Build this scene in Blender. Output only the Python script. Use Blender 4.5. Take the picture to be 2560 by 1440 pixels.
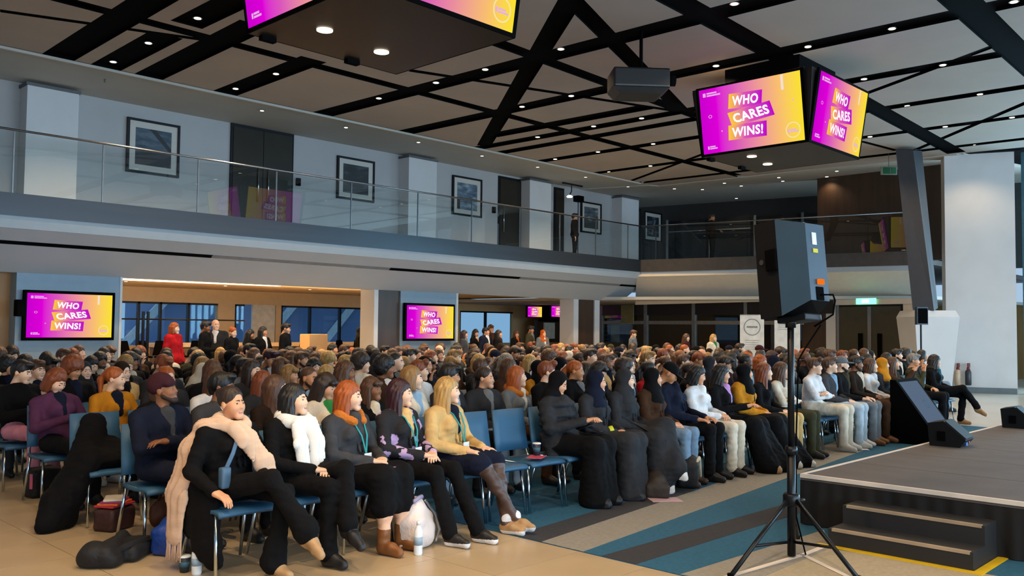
import bpy, bmesh, math, random
import numpy as np
from mathutils import Vector, Matrix
from mathutils.geometry import delaunay_2d_cdt
random.seed(7); rng = np.random.default_rng(11)
for o in list(bpy.data.objects): bpy.data.objects.remove(o, do_unlink=True)
SC = bpy.context.scene
C = SC.collection
# ------------------------------------------------------------------ camera
# world axes: +X runs along the balcony wall, +Y towards it, audience faces -Y
FPX, CH = 2200.0, 1.65
HOR, ROLL = 820.0, 0.0103
hd = Vector((0.721, 0.693, 0)).normalized()
rt = Vector((hd.y, -hd.x, 0)); zz = Vector((0, 0, 1))
PIT = math.atan((HOR-720)/FPX)
fw = hd*math.cos(PIT)+zz*math.sin(PIT); up0 = zz*math.cos(PIT)-hd*math.sin(PIT)
cr, sr = math.cos(math.atan(ROLL)), math.sin(math.atan(ROLL))
CR = rt*cr+up0*sr; CU = up0*cr-rt*sr
CAM = Vector((0, 0, CH))
cam_d = bpy.data.cameras.new('camera'); cam = bpy.data.objects.new('camera', cam_d); C.objects.link(cam)
cam_d.sensor_fit = 'HORIZONTAL'; cam_d.sensor_width = 36.0; cam_d.lens = 36.0*FPX/2560
cam_d.clip_start = 0.05; cam_d.clip_end = 300
M = Matrix.Identity(4)
for i in range(3): M[i][0], M[i][1], M[i][2], M[i][3] = CR[i], CU[i], -fw[i], CAM[i]
cam.matrix_world = M
SC.camera = cam
vs = SC.view_settings
vs.view_transform = 'Standard'; vs.look = 'None'; vs.gamma = 1; vs.use_curve_mapping = False; vs.exposure = 0.0
# ------------------------------------------------------------------ world: pale overcast sky behind the windows
W = bpy.data.worlds.new('world'); SC.world = W; W.use_nodes = True
bgn = W.node_tree.nodes['Background']; bgn.inputs[0].default_value = (0.52, 0.74, 1.0, 1); bgn.inputs[1].default_value = 0.75
# ------------------------------------------------------------------ daylight through the tall windows behind the stage
def area(name, loc, rot, sx, sy, power, col):
    l = bpy.data.lights.new(name, 'AREA'); l.shape = 'RECTANGLE'; l.size = sx; l.size_y = sy; l.energy = power; l.color = col
    o = bpy.data.objects.new(name, l); C.objects.link(o); o.location = loc; o.rotation_euler = rot; return o
area('daylight_window_front', (10, -11.5, 2.6), (math.radians(90), 0, 0), 30, 4.4, 4000, (0.62, 0.82, 1.0))
area('daylight_window_side', (30.5, -2, 2.8), (math.radians(90), 0, math.radians(90)), 15, 5.0, 3800, (0.55, 0.80, 1.0))
DL_POWER = 430.0
# ------------------------------------------------------------------ unprojection (pixel of the 2560x1440 frame -> point on a plane of the room)
def ray(x, y): return fw + CR*((x-1280)/FPX) - CU*((y-720)/FPX)
def G(x, y, z=0.0):
    d = ray(x, y); return CAM + d*((z-CH)/d.z)
def V(x, y, v):
    d = ray(x, y); return CAM + d*(v/d.y)
def DP(x, y, dist):
    d = ray(x, y); return CAM + d*dist
def on_line(x, y, A, B):
    d = ray(x, y); n = Vector((-(B[1]-A[1]), B[0]-A[0])); t = (n.x*A[0]+n.y*A[1])/(n.x*d.x+n.y*d.y)
    return CAM + d*t
# ------------------------------------------------------------------ materials
def lin(c):
    if isinstance(c, str):
        c = c.lstrip('#'); c = [int(c[i:i+2], 16)/255 for i in (0, 2, 4)]
    return tuple((x/12.92 if x <= 0.04045 else ((x+0.055)/1.055)**2.4) for x in c)+(1,)
MATS = {}
def mat(name, col, rough=0.6, metal=0.0, vary=0.12, scale=6.0, bump=0.0, bscale=None, emit=0.0, spec=0.5, stretch=(1, 1, 1), sheen=0.0):
    if name in MATS: return MATS[name]
    m = bpy.data.materials.new(name); m.use_nodes = True; nt = m.node_tree; b = nt.nodes['Principled BSDF']
    c = lin(col)
    tc = nt.nodes.new('ShaderNodeTexCoord'); mp = nt.nodes.new('ShaderNodeMapping'); mp.inputs['Scale'].default_value = stretch
    nt.links.new(tc.outputs['Object'], mp.inputs[0])
    nz = nt.nodes.new('ShaderNodeTexNoise'); nz.inputs['Scale'].default_value = scale; nz.inputs['Detail'].default_value = 4
    nt.links.new(mp.outputs[0], nz.inputs['Vector'])
    rp = nt.nodes.new('ShaderNodeValToRGB'); rp.color_ramp.elements[0].position = 0.3; rp.color_ramp.elements[1].position = 0.7
    rp.color_ramp.elements[0].color = tuple(max(0, x*(1-vary)) for x in c[:3])+(1,)
    rp.color_ramp.elements[1].color = tuple(min(1, x*(1+vary)) for x in c[:3])+(1,)
    nt.links.new(nz.outputs['Fac'], rp.inputs[0]); nt.links.new(rp.outputs[0], b.inputs['Base Color'])
    b.inputs['Roughness'].default_value = rough; b.inputs['Metallic'].default_value = metal
    b.inputs['Specular IOR Level'].default_value = spec
    if sheen: b.inputs['Sheen Weight'].default_value = sheen
    if bump:
        n2 = nt.nodes.new('ShaderNodeTexNoise'); n2.inputs['Scale'].default_value = bscale or scale*6; n2.inputs['Detail'].default_value = 3
        nt.links.new(mp.outputs[0], n2.inputs['Vector'])
        bp = nt.nodes.new('ShaderNodeBump'); bp.inputs['Strength'].default_value = bump; bp.inputs['Distance'].default_value = 0.02
        nt.links.new(n2.outputs['Fac'], bp.inputs['Height']); nt.links.new(bp.outputs[0], b.inputs['Normal'])
    if emit:
        b.inputs['Emission Color'].default_value = c; b.inputs['Emission Strength'].default_value = emit
    MATS[name] = m; return m
def emis(name, col, s=1.0):
    if name in MATS: return MATS[name]
    m = bpy.data.materials.new(name); m.use_nodes = True; nt = m.node_tree; nt.nodes.clear()
    e = nt.nodes.new('ShaderNodeEmission'); e.inputs[0].default_value = lin(col); e.inputs[1].default_value = s
    o = nt.nodes.new('ShaderNodeOutputMaterial'); nt.links.new(e.outputs[0], o.inputs[0]); MATS[name] = m; return m
def glassmat(name, tint=(0.93, 0.97, 0.97), ior=1.5, rough=0.0):
    if name in MATS: return MATS[name]
    m = bpy.data.materials.new(name); m.use_nodes = True; nt = m.node_tree; nt.nodes.clear()
    t = nt.nodes.new('ShaderNodeBsdfTransparent'); t.inputs[0].default_value = tint+(1,)
    g = nt.nodes.new('ShaderNodeBsdfGlossy'); g.inputs['Roughness'].default_value = rough
    f = nt.nodes.new('ShaderNodeFresnel'); ge = nt.nodes.new('ShaderNodeNewGeometry'); mi = nt.nodes.new('ShaderNodeMix')
    mi.inputs[2].default_value = ior; mi.inputs[3].default_value = 1/ior; nt.links.new(ge.outputs['Backfacing'], mi.inputs[0]); nt.links.new(mi.outputs[0], f.inputs[0])   # same sheen on both faces of the pane
    mx = nt.nodes.new('ShaderNodeMixShader'); nt.links.new(f.outputs[0], mx.inputs[0]); nt.links.new(t.outputs[0], mx.inputs[1]); nt.links.new(g.outputs[0], mx.inputs[2])
    o = nt.nodes.new('ShaderNodeOutputMaterial'); nt.links.new(mx.outputs[0], o.inputs[0]); MATS[name] = m; return m
def gradmat(name, stops, axis=0, s=1.0):
    """emissive gradient along a Generated axis"""
    if name in MATS: return MATS[name]
    m = bpy.data.materials.new(name); m.use_nodes = True; nt = m.node_tree; nt.nodes.clear()
    tc = nt.nodes.new('ShaderNodeTexCoord'); sp = nt.nodes.new('ShaderNodeSeparateXYZ'); nt.links.new(tc.outputs['Generated'], sp.inputs[0])
    rp = nt.nodes.new('ShaderNodeValToRGB'); el = rp.color_ramp.elements
    while len(el) < len(stops): el.new(0.5)
    for e, (p, c) in zip(el, stops): e.position = p; e.color = lin(c)
    nt.links.new(sp.outputs[axis], rp.inputs[0])
    e = nt.nodes.new('ShaderNodeEmission'); e.inputs[1].default_value = s; nt.links.new(rp.outputs[0], e.inputs[0])
    o = nt.nodes.new('ShaderNodeOutputMaterial'); nt.links.new(e.outputs[0], o.inputs[0]); MATS[name] = m; return m
# ------------------------------------------------------------------ mesh helpers
def tag(o, label=None, cat=None, group=None, kind=None):
    if label: o['label'] = label
    if cat: o['category'] = cat
    if group: o['group'] = group
    if kind: o['kind'] = kind
    return o
def empty(name, loc=(0, 0, 0), rz=0.0):
    o = bpy.data.objects.new(name, None); C.objects.link(o); o.location = loc; o.rotation_euler = (0, 0, rz); o.empty_display_size = 0.1; return o
class MB:
    def __init__(s): s.v = []; s.f = []; s.m = []
    def add(s, verts, faces, mi=0):
        n = len(s.v); s.v += [tuple(p) for p in verts]; s.f += [tuple(i+n for i in f) for f in faces]; s.m += [mi]*len(faces); return s
    def box(s, a, b, mi=0, mtx=None):
        x0, y0, z0 = a; x1, y1, z1 = b
        p = [Vector(q) for q in ((x0, y0, z0), (x1, y0, z0), (x1, y1, z0), (x0, y1, z0), (x0, y0, z1), (x1, y0, z1), (x1, y1, z1), (x0, y1, z1))]
        if mtx: p = [mtx @ q for q in p]
        return s.add(p, [(0, 3, 2, 1), (4, 5, 6, 7), (0, 1, 5, 4), (1, 2, 6, 5), (2, 3, 7, 6), (3, 0, 4, 7)], mi)
    def rbox(s, a, b, r=0.01, mi=0, mtx=None):
        """box with chamfered vertical and horizontal edges"""
        bm = bmesh.new(); bmesh.ops.create_cube(bm, size=1)
        for v in bm.verts: v.co = Vector([a[i]+(b[i]-a[i])*(v.co[i]+0.5) for i in range(3)])
        bmesh.ops.bevel(bm, geom=bm.edges[:], offset=r, segments=2, affect='EDGES', profile=0.6)
        bm.verts.index_update()
        vs_ = [mtx @ v.co if mtx else v.co.copy() for v in bm.verts]; fs = [[v.index for v in f.verts] for f in bm.faces]; bm.free()
        return s.add(vs_, fs, mi)
    def prism(s, pts, off, mi=0):
        """polygon pts (3D) extruded by vector off"""
        off = Vector(off); n = len(pts); p = [Vector(q) for q in pts]
        return s.add(p+[q+off for q in p], [tuple(range(n))[::-1], tuple(range(n, 2*n))]+[(i, (i+1) % n, n+(i+1) % n, n+i) for i in range(n)], mi)
    def tube(s, pts, r, n=8, mi=0, cap=True):
        pts = [Vector(p) for p in pts]; rs = r if isinstance(r, (list, tuple)) else [r]*len(pts)
        vs_ = []; fs = []; ref = None
        for i, p in enumerate(pts):
            t = ((pts[min(i+1, len(pts)-1)]-pts[max(i-1, 0)])).normalized()
            a = Vector((0, 0, 1)) if abs(t.z) < 0.9 else Vector((1, 0, 0))
            if ref is None: e1 = t.cross(a).normalized()
            else: e1 = (ref - t*ref.dot(t)).normalized()
            ref = e1; e2 = t.cross(e1)
            for k in range(n):
                an = 2*math.pi*k/n; vs_.append(p+(e1*math.cos(an)+e2*math.sin(an))*rs[i])
        for i in range(len(pts)-1):
            for k in range(n):
                k2 = (k+1) % n; fs.append((i*n+k, i*n+k2, (i+1)*n+k2, (i+1)*n+k))
        if cap: fs.append(tuple(range(n))[::-1]); fs.append(tuple((len(pts)-1)*n+k for k in range(n)))
        return s.add(vs_, fs, mi)
    def lathe(s, prof, c=(0, 0, 0), n=20, mi=0):
        vs_ = []; fs = []; c = Vector(c)
        for (r, z) in prof:
            for k in range(n): an = 2*math.pi*k/n; vs_.append(c+Vector((r*math.cos(an), r*math.sin(an), z)))
        for i in range(len(prof)-1):
            for k in range(n):
                k2 = (k+1) % n; fs.append((i*n+k, i*n+k2, (i+1)*n+k2, (i+1)*n+k))
        fs.append(tuple(range(n))[::-1]); fs.append(tuple((len(prof)-1)*n+k for k in range(n)))
        return s.add(vs_, fs, mi)
    def mesh(s, name, mats, smooth=False):
        me = bpy.data.meshes.new(name); me.from_pydata(s.v, [], s.f)
        for m in (mats if isinstance(mats, (list, tuple)) else [mats]): me.materials.append(m)
        me.polygons.foreach_set('material_index', s.m)
        if smooth: me.polygons.foreach_set('use_smooth', [True]*len(s.f))
        me.update(); return me
    def build(s, name, mats, parent=None, smooth=False):
        o = bpy.data.objects.new(name, s.mesh(name, mats, smooth)); C.objects.link(o)
        if parent: o.parent = parent
        return o
def link(name, me, parent=None, loc=None, mtx=None):
    o = bpy.data.objects.new(name, me); C.objects.link(o)
    if parent: o.parent = parent
    if mtx is not None: o.matrix_local = mtx
    elif loc is not None: o.location = loc
    return o
def struct(name, mb, m, parent=None, smooth=False):
    o = mb.build(name, m, parent, smooth); o['kind'] = 'structure'; return o
def frame_mtx(o, ex, ez):
    """matrix with local x along ex, z along ez, y = z cross x"""
    ex = Vector(ex).normalized(); ez = Vector(ez).normalized(); ey = ez.cross(ex).normalized(); ez = ex.cross(ey)
    m = Matrix.Identity(4)
    for i in range(3): m[i][0], m[i][1], m[i][2], m[i][3] = ex[i], ey[i], ez[i], Vector(o)[i]
    return m
ORD = ['zeroth', 'first', 'second', 'third', 'fourth', 'fifth', 'sixth', 'seventh', 'eighth', 'ninth', 'tenth', 'eleventh', 'twelfth', 'thirteenth', 'fourteenth', 'fifteenth', 'sixteenth', 'seventeenth', 'eighteenth', 'nineteenth', 'twentieth']
def ordw(n):
    if n <= 20: return ORD[n]
    return ('twenty-' if n < 30 else 'thirty-' if n < 40 else 'forty-')+ORD[n % 10] if n % 10 else {30: 'thirtieth', 40: 'fortieth'}[n]
# ================================================================== ROOM
ZC = 6.6; VB = 17.36; VW = 19.8; VL = 18.6; ZF0, ZF1, ZR, ZO = 3.575, 3.985, 5.14, 2.62
B0 = (24.3, VB); B1 = (26.2, 9.2); R0 = (26.0, 8.25); R1 = (26.62, 6.65)
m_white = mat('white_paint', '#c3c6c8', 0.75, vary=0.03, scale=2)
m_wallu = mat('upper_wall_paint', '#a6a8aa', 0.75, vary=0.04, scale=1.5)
m_bulk = mat('bulkhead_paint', '#9ca3a9', 0.6, vary=0.03, scale=1.2)
m_black = mat('matt_black', '#060607', 0.95, vary=0.1, spec=.05)
m_panel = mat('ceiling_panel_paint', '#a2978d', 0.8, vary=0.05, scale=0.8)
m_soffit = mat('soffit_paint', '#b4b1a8', 0.75, vary=0.04, scale=1)
m_beige = mat('beige_tile', '#b8a484', 0.28, vary=0.10, scale=1.6, bump=0.02, bscale=40)
m_grout = mat('grout', '#8c7a5e', 0.8)
m_fascia = mat('brushed_fascia_metal', '#363c42', 0.30, metal=0.6, vary=0.08, scale=1.2, stretch=(0.3, 1, 6))
m_ledge = mat('ledge_white', '#9ba8b1', 0.5, vary=0.02)
m_darkwood = mat('dark_wood', '#3b2b1f', 0.45, vary=0.25, scale=5, stretch=(1, 1, 0.12))
m_tanwood = mat('tan_wood', '#9a7040', 0.5, vary=0.18, scale=5, stretch=(1, 1, 0.12))
m_darkmetal = mat('dark_metal', '#1b1d20', 0.4, metal=0.6, vary=0.1)
m_bronze = mat('bronze_door', '#2e2b24', 0.3, metal=0.3, vary=0.15, scale=2)
m_chrome = mat('chrome', '#b9c4cc', 0.18, metal=1.0, vary=0.05)
m_steel = mat('rail_steel', '#8b9094', 0.3, metal=1.0, vary=0.05)
m_glass = glassmat('clear_glass', (0.94, 0.97, 0.97), 1.5)
m_glassd = glassmat('dark_glass', (0.35, 0.38, 0.40), 1.5)
m_cream = mat('cream_plaster', '#d8b98c', 0.8, vary=0.04)
m_warmlamp = emis('warm_downlight_lens', '#ffe9c8', 4.0)
m_led = emis('led_cove_strip', '#ffdca8', 6.0)
# ---- floor slab with tiles
fl = struct('floor', MB().box((-8, -14, -0.3), (40, 34, -0.012)), m_grout)
tm = MB().box((0.0025, 0.0025, -0.012), (0.8975, 0.5975, 0.0)).mesh('floor_tile', m_beige)
for i in range(-3, 7):
    for j in range(2, 18):
        x0 = 5.12-0.9*(7-i)+0.0; y0 = j*0.6
        if x0+0.9 > 5.13: continue
        link('floor_tile', tm, fl, (x0, y0, 0))
far = MB()
far.box((-8, -14, -0.012), (-2.98-0.0, 34, 0)); far.box((-2.98, -14, -0.012), (5.12, 1.2, 0)); far.box((-2.98, 10.8, -0.012), (5.12, 34, 0)); far.box((5.12, -14, -0.012), (40, 34, 0))
o = far.build('floor_field', mat('pale_polished_floor', '#b9b4a6', 0.22, vary=0.06, scale=1), fl); o['kind'] = 'stuff'
# ---- carpet
m_teal = mat('teal_carpet', '#1e5a78', 0.95, vary=0.14, scale=30, bump=0.4, bscale=220)
m_grey = mat('grey_carpet', '#8e8a80', 0.95, vary=0.10, scale=30, bump=0.4, bscale=220)
m_char = mat('charcoal_carpet', '#2f2f33', 0.95, vary=0.14, scale=30, bump=0.4, bscale=220)
cp = struct('floor_carpet', MB().box((5.12, -3.5, 0.0), (16.9, 16.2, 0.006)), m_teal)
def stripe(px, m, dz=0.002):
    pts = [G(x, y, 0.006) for x, y in px]
    for p in pts: p.x = max(p.x, 5.121)
    struct('carpet_stripe', MB().prism(pts, (0, 0, dz)), m, cp)
stripe([(1285, 1338), (1345, 1357), (1740, 1226), (1690, 1218)], m_char)
stripe([(1345, 1357), (1440, 1384), (2215, 1106), (2130, 1090), (1740, 1226)], m_grey)
stripe([(1480, 1397), (1560, 1420), (2000, 1283), (2000, 1250)], m_char)
stripe([(1690, 1440), (1860, 1462), (2075, 1372), (2060, 1325)], m_grey)
stripe([(1900, 1446), (2075, 1372), (2200, 1390), (2560, 1452), (2560, 1560), (1900, 1560)], mat('beige_carpet', '#a39880', 0.9, vary=0.08, scale=30, bump=0.3, bscale=200))
# ---- ceiling: black void with pale panels hung below, channels left open
STR = [((153, 139), (381, 0), .50), ((272, 165), (417, 87), .50), ((380, 188), (640, 60), .50), ((466, 62), (600, -4), .48), ((576, 228), (785, 148), .48),
       ((829, 280), (1922, 0), .48), ((1041, 325), (2560, 0), .44), ((1229, 339), (1620, 267), .42), ((1213, 367), (2560, 125), .36),
       ((1262, 380), (1745, 296), .34), ((1366, 401), (2560, 217), .33), ((1503, 431), (2560, 290), .30), ((1618, 455), (2560, 347), .28),
       ((0, 27), (540, 104), .13), ((158, 0), (1857, 442), .28), ((1246, 108), (1745, 292), .30), ((1427, 0), (1210, 364), .34), ((1430, 0), (1705, 278), .30),
       ((1689, 0), (2391, 382), .42), ((2400, 0), (2560, 150), .46), ((1025, 176), (1692, 278), .15), ((1583, 450), (2520, 102), .14), ((2290, 374), (2560, 259), .15), ((2152, 353), (2240, 376), .12), ((600, -110), (1250, 110), .28)]
pl = [G(1630, 460, ZC), G(2395, 384, ZC)]
outer = [(-7.9, VB), (pl[0].x, VB), (pl[0].x+.4, pl[0].y), (pl[1].x, pl[1].y), (29, -13.5), (-7.9, -13.5)][::-1]
verts = [Vector(p) for p in outer]; faces = [list(range(len(outer)))]; strips2d = []
for i, (a, b, w) in enumerate(STR):
    A = G(*a, ZC).to_2d(); B = G(*b, ZC).to_2d(); w *= 1.14; d = (B-A).normalized(); n = Vector((-d.y, d.x))*w/2
    if a[1] <= 0: A = A-d*3.0
    if b[1] <= 0 or b[0] >= 2560: B = B+d*9.0
    if A.y > VB-1.2: A = A-d*0.6
    strips2d.append((A, B)); q = [A-n, B-n, B+n, A+n]; k = len(verts); verts += q; faces.append([k, k+1, k+2, k+3])
for k in range(9):   # channels over the part of the hall behind the camera's view
    x0 = -6+3.6*k; q = [Vector((x0, -13)), Vector((x0+.45, -13)), Vector((x0+.45, -1.5)), Vector((x0, -1.5))]; kk = len(verts); verts += q; faces.append([kk, kk+1, kk+2, kk+3])
ov, oe, of, _, _, orf = delaunay_2d_cdt(verts, [], faces, 1, 1e-5)
tri = [(f, s) for f, s in zip(of, orf) if 0 in s and len(s) == 1]
par = list(range(len(tri)))
def find(i):
    while par[i] != i: par[i] = par[par[i]]; i = par[i]
    return i
emap = {}
for i, (f, s) in enumerate(tri):
    for j in range(len(f)):
        e = tuple(sorted((f[j], f[(j+1) % len(f)])))
        if e in emap: par[find(i)] = find(emap[e])
        else: emap[e] = i
comp = {}
for i in range(len(tri)): comp.setdefault(find(i), []).append(tri[i][0])
ceil = struct('ceiling', MB().box((-8, -13.6, ZC+.07), (30, VB+.02, ZC+.3)), m_black)
for fs in comp.values():
    ar = 0
    for f in fs:
        a, b, c = [ov[i] for i in f[:3]]; ar += abs((b-a).cross(c-a))/2
    if ar < 0.02: continue
    bnd = {}; mb = MB(); ids = {}
    for f in fs:
        for i in f: ids.setdefault(i, len(ids))
    n = len(ids); base = [None]*n
    for i, k in ids.items(): base[k] = Vector((ov[i].x, ov[i].y, ZC))
    fl_ = []
    for f in fs:
        g = [ids[i] for i in f]; fl_.append(tuple(g[::-1])); fl_.append(tuple(i+n for i in g))
        for j in range(len(g)):
            e = (g[j], g[(j+1) % len(g)])
            if (e[1], e[0]) in bnd: del bnd[(e[1], e[0])]
            else: bnd[e] = 1
    nb = len(fl_)
    for (a, b) in bnd: fl_.append((a, b, b+n, a+n))
    mb.add(base+[p+Vector((0, 0, .035)) for p in base], fl_); mb.m[nb:] = [1]*(len(fl_)-nb)
    struct('ceiling_panel', mb, [m_panel, m_black], ceil)
struct('ceiling_edge_lining', MB().box((-8, VB-.03, ZC+.0), (B0[0], VB-.001, ZC+.3)), m_black)  # black strip added to hide the lit soffit edge at channel ends
struct('ceiling_edge', MB().box((-8, VB, ZC-.05), (B0[0], VB+.06, ZC+.3)), m_soffit)
struct('ceiling_soffit', MB().box((-8, VB+.06, ZC), (26, VW+.4, ZC+.3)), m_soffit)
bk = [(pl[0].x+.1, VB+.05), (pl[0].x+.45, pl[0].y+.05), (pl[1].x+.03, pl[1].y+.05), (34, 6.0), (44, 14), (40, 30), (24, 30), (24, VW)]
struct('ceiling_rear', MB().prism([(x, y, ZC-.02) for x, y in bk], (0, 0, .3)), m_soffit)
# recessed downlights
dl_ring = MB().lathe([(.045, 0), (.075, 0), (.075, .012), (.045, .02)], n=16).mesh('trim_ring', m_chrome)
dl_can = MB().lathe([(.06, .01), (.06, .06)], n=12).mesh('can', m_black)
dl_lens = MB().lathe([(.055, -.005), (.055, .004)], n=16).mesh('lens', m_warmlamp)
def downlight(p, where, idx, power=DL_POWER, size=1.0, col=(1.0, 0.70, 0.42), cone=125):
    t = empty('downlight', p); t.scale = (size,)*3
    tag(t, f'round recessed downlight, {ordw(idx)} from the left in {where}', 'downlight', f'downlights in {where}')
    link('trim_ring', dl_ring, t); link('lens', dl_lens, t); link('can', dl_can, t)
    if power:
        l = bpy.data.lights.new('downlight_lamp', 'SPOT'); l.energy = power; l.color = col; l.spot_size = math.radians(cone); l.spot_blend = 0.7; l.shadow_soft_size = .06
        lo = bpy.data.objects.new('downlight_lamp', l); C.objects.link(lo); lo.parent = t; lo.location = (0, 0, -.03)
main = [(283, 155), (371, 108), (494, 46), (589, 222), (690, 185), (947, 246), (1090, 207), (1213, 174), (1402, 123), (1836, 10), (1305, 267), (1428, 240), (1790, 165), (2020, 117), (2230, 72), (2535, 5), (1344, 343), (1484, 316), (1604, 296), (2160, 198), (2357, 163), (2268, 265), (2450, 236), (1388, 398), (1495, 380), (1633, 360), (1523, 430), (1626, 415), (2175, 342), (2363, 317), (2530, 294), (2437, 363)]
for i, (x, y) in enumerate(sorted(main)): downlight(G(x, y, ZC+.02), 'the black ceiling channels', i+1, DL_POWER*(.45 if x > 2000 else 1))
for i, (x, y) in enumerate([(655, 277), (865, 319), (1046, 356), (1205, 390), (1344, 418), (1464, 443), (1570, 467)]): downlight(G(x, y, ZC-.02), 'the balcony soffit', i+1, 16, .8, (1, .82, .6))
rear = [(1686, 472), (1756, 474), (1811, 458), (1853, 465), (1947, 444), (1957, 453), (2067, 442), (2092, 428), (2142, 467), (1841, 496), (1772, 510), (1920, 515), (2010, 507), (2107, 498), (2150, 518), (2208, 489)]
for i, (x, y) in enumerate(sorted(rear)): downlight(G(x, y, ZC-.04), 'the far gallery ceiling', i+1, 40 if i % 2 == 0 else 0, .9)
for k in range(10):   # the rest of the ceiling grid, over the stage side
    downlight(Vector((1.2+3.6*(k % 5), -2.5-4.5*(k//5), ZC+.02)), 'the channels over the stage side', k+1)
for k in range(6): downlight(Vector((-1.5+2.4*(k % 3), 1.2+3.2*(k//3), ZC+.02)), 'the channels over the left foreground', k+1, DL_POWER*1.3)  # unseen lamps added to brighten the floor at the left
# ---- left balcony
XL, XR = -8, B0[0]
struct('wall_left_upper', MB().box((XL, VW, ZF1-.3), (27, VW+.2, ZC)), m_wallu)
struct('floor_balcony', MB().box((XL, VB+.05, ZF1-.28), (XR+1.5, VW, ZF1-.12)), mat('balcony_floor', '#6b6a68', .5))
struct('trim_1', MB().box((XL, VB, ZF0), (XR, VB+.05, ZF1)), m_fascia)
struct('trim_2', MB().prism([(XL, VB+.02, ZF0), (XL, VB+.10, 3.36), (XL, VB+.3, 3.36), (XL, VB+.3, ZF0)], (XR-XL+.05, 0, 0)), m_ledge)
bulkn = struct('wall_left_bulkhead', MB().prism([(XL, VB+.14, 3.36), (XL, VL, ZO), (XL, VL+.3, ZO), (XL, VL+.3, 3.5), (XL, VB+.14, 3.5)], (XR-XL+.6, 0, 0)), m_bulk)
def slot(xa, xb, m, z=3.13, h=.05):
    t = (3.36-z)/(3.36-ZO); v = VB+.14+(VL-VB-.14)*t
    p = Vector((0, v, z)); d = Vector((0, VL-VB-.14, ZO-3.36)).normalized(); nrm = Vector((0, d.z, -d.y))
    a = p-d*h; b = p+d*h; o = nrm*.006
    ua = V(xa, 600, v).x; ub = V(xb, 640, v).x
    struct('trim_slot', MB().prism([Vector((ua, 0, 0))+a+o, Vector((ua, 0, 0))+b+o, Vector((ua, 0, 0))+b-o, Vector((ua, 0, 0))+a-o], (ub-ua, 0, 0)), m, bulkn)
m_slotg = mat('grey_vent_slot', '#6c7175', .6)
slot(-40, 530, m_black); slot(530, 975, m_slotg); slot(975, 1300, m_black); slot(1300, 1550, m_slotg); slot(1550, 1636, m_black)
# glass balustrade: one pane after another with thin posts and a handrail
rail = empty('glass_balustrade', (XL, VB+.08, ZF1)); tag(rail, 'clear glass balustrade with thin metal handrail along the left balcony', 'balustrade')
px_posts = [V(x, 500, VB+.08).x for x in (-420, -190, 30, 255, 494, 690, 878, 1045, 1180, 1300, 1400, 1490, 1570, 1640)]
for i in range(len(px_posts)-1):
    a, b = px_posts[i]-XL, px_posts[i+1]-XL
    MB().box((a+.012, -.006, -.02), (b-.012, .006, ZR-ZF1-.03)).build('glass_pane', m_glass, rail)
    MB().box((b-.012, -.014, -.02), (b+.012, .014, ZR-ZF1-.03)).build('post', mat('post_steel', '#6d7478', .35, metal=.8), rail)
MB().tube([(px_posts[0]-XL, 0, ZR-ZF1), (px_posts[-1]-XL, 0, ZR-ZF1)], .022, 8).build('handrail', m_steel, rail, True)
# wall columns on the balcony
for i, (xa, xb, yt) in enumerate(((78, 196, 300), (1018, 1092, 430), (1312, 1378, 480), (1545, 1597, 520))):
    a = V(xa+ (0), yt, VW-.45).x; b = V(xb, yt, VW-.45).x
    a = b-1.05 if i else b-1.0
    struct('column_%d' % (i+1), MB().box((a, VW-.45, ZF1-.13), (b, VW, ZC-.12)), m_white)
    struct('column_trim', MB().box((a-.03, VW-.48, ZC-.12), (b+.03, VW, ZC-.06)), mat('grey_trim', '#55585c', .6))
# doors on the balcony
def leaf_door(name, xa, xb, yt, leaves, v=VW, lab=None):
    a = V(xa, yt, v).x; b = V(xb, yt, v).x; zt = V((xa+xb)/2, yt, v).z; z0 = ZF1-.12
    d = MB().box((a, v-.05, z0), (b, v+.02, zt)); dr = struct(name, d, m_darkmetal)
    w = (b-a-.1)/leaves
    for k in range(leaves):
        MB().box((a+.05+w*k+.008, v-.065, z0+.02), (a+.05+w*(k+1)-.008, v-.045, zt-.08)).build('door_leaf', m_bronze, dr)
        hx = a+.05+w*(k+1)-.14 if k == 0 and leaves == 2 else a+.05+w*k+.14
        MB().tube([(hx, v-.1, z0+.85), (hx, v-.1, z0+1.75)], .016, 8).build('pull_handle', m_chrome, dr, True)
    return dr
leaf_door('door_1', 576, 733, 322, 2); leaf_door('door_2', 1245, 1304, 445, 1); leaf_door('door_3', 1384, 1408, 470, 1); leaf_door('door_4', 1679, 1717, 530, 1)
leaf_door('door_5', 1581, 1600, 522, 1)
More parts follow.
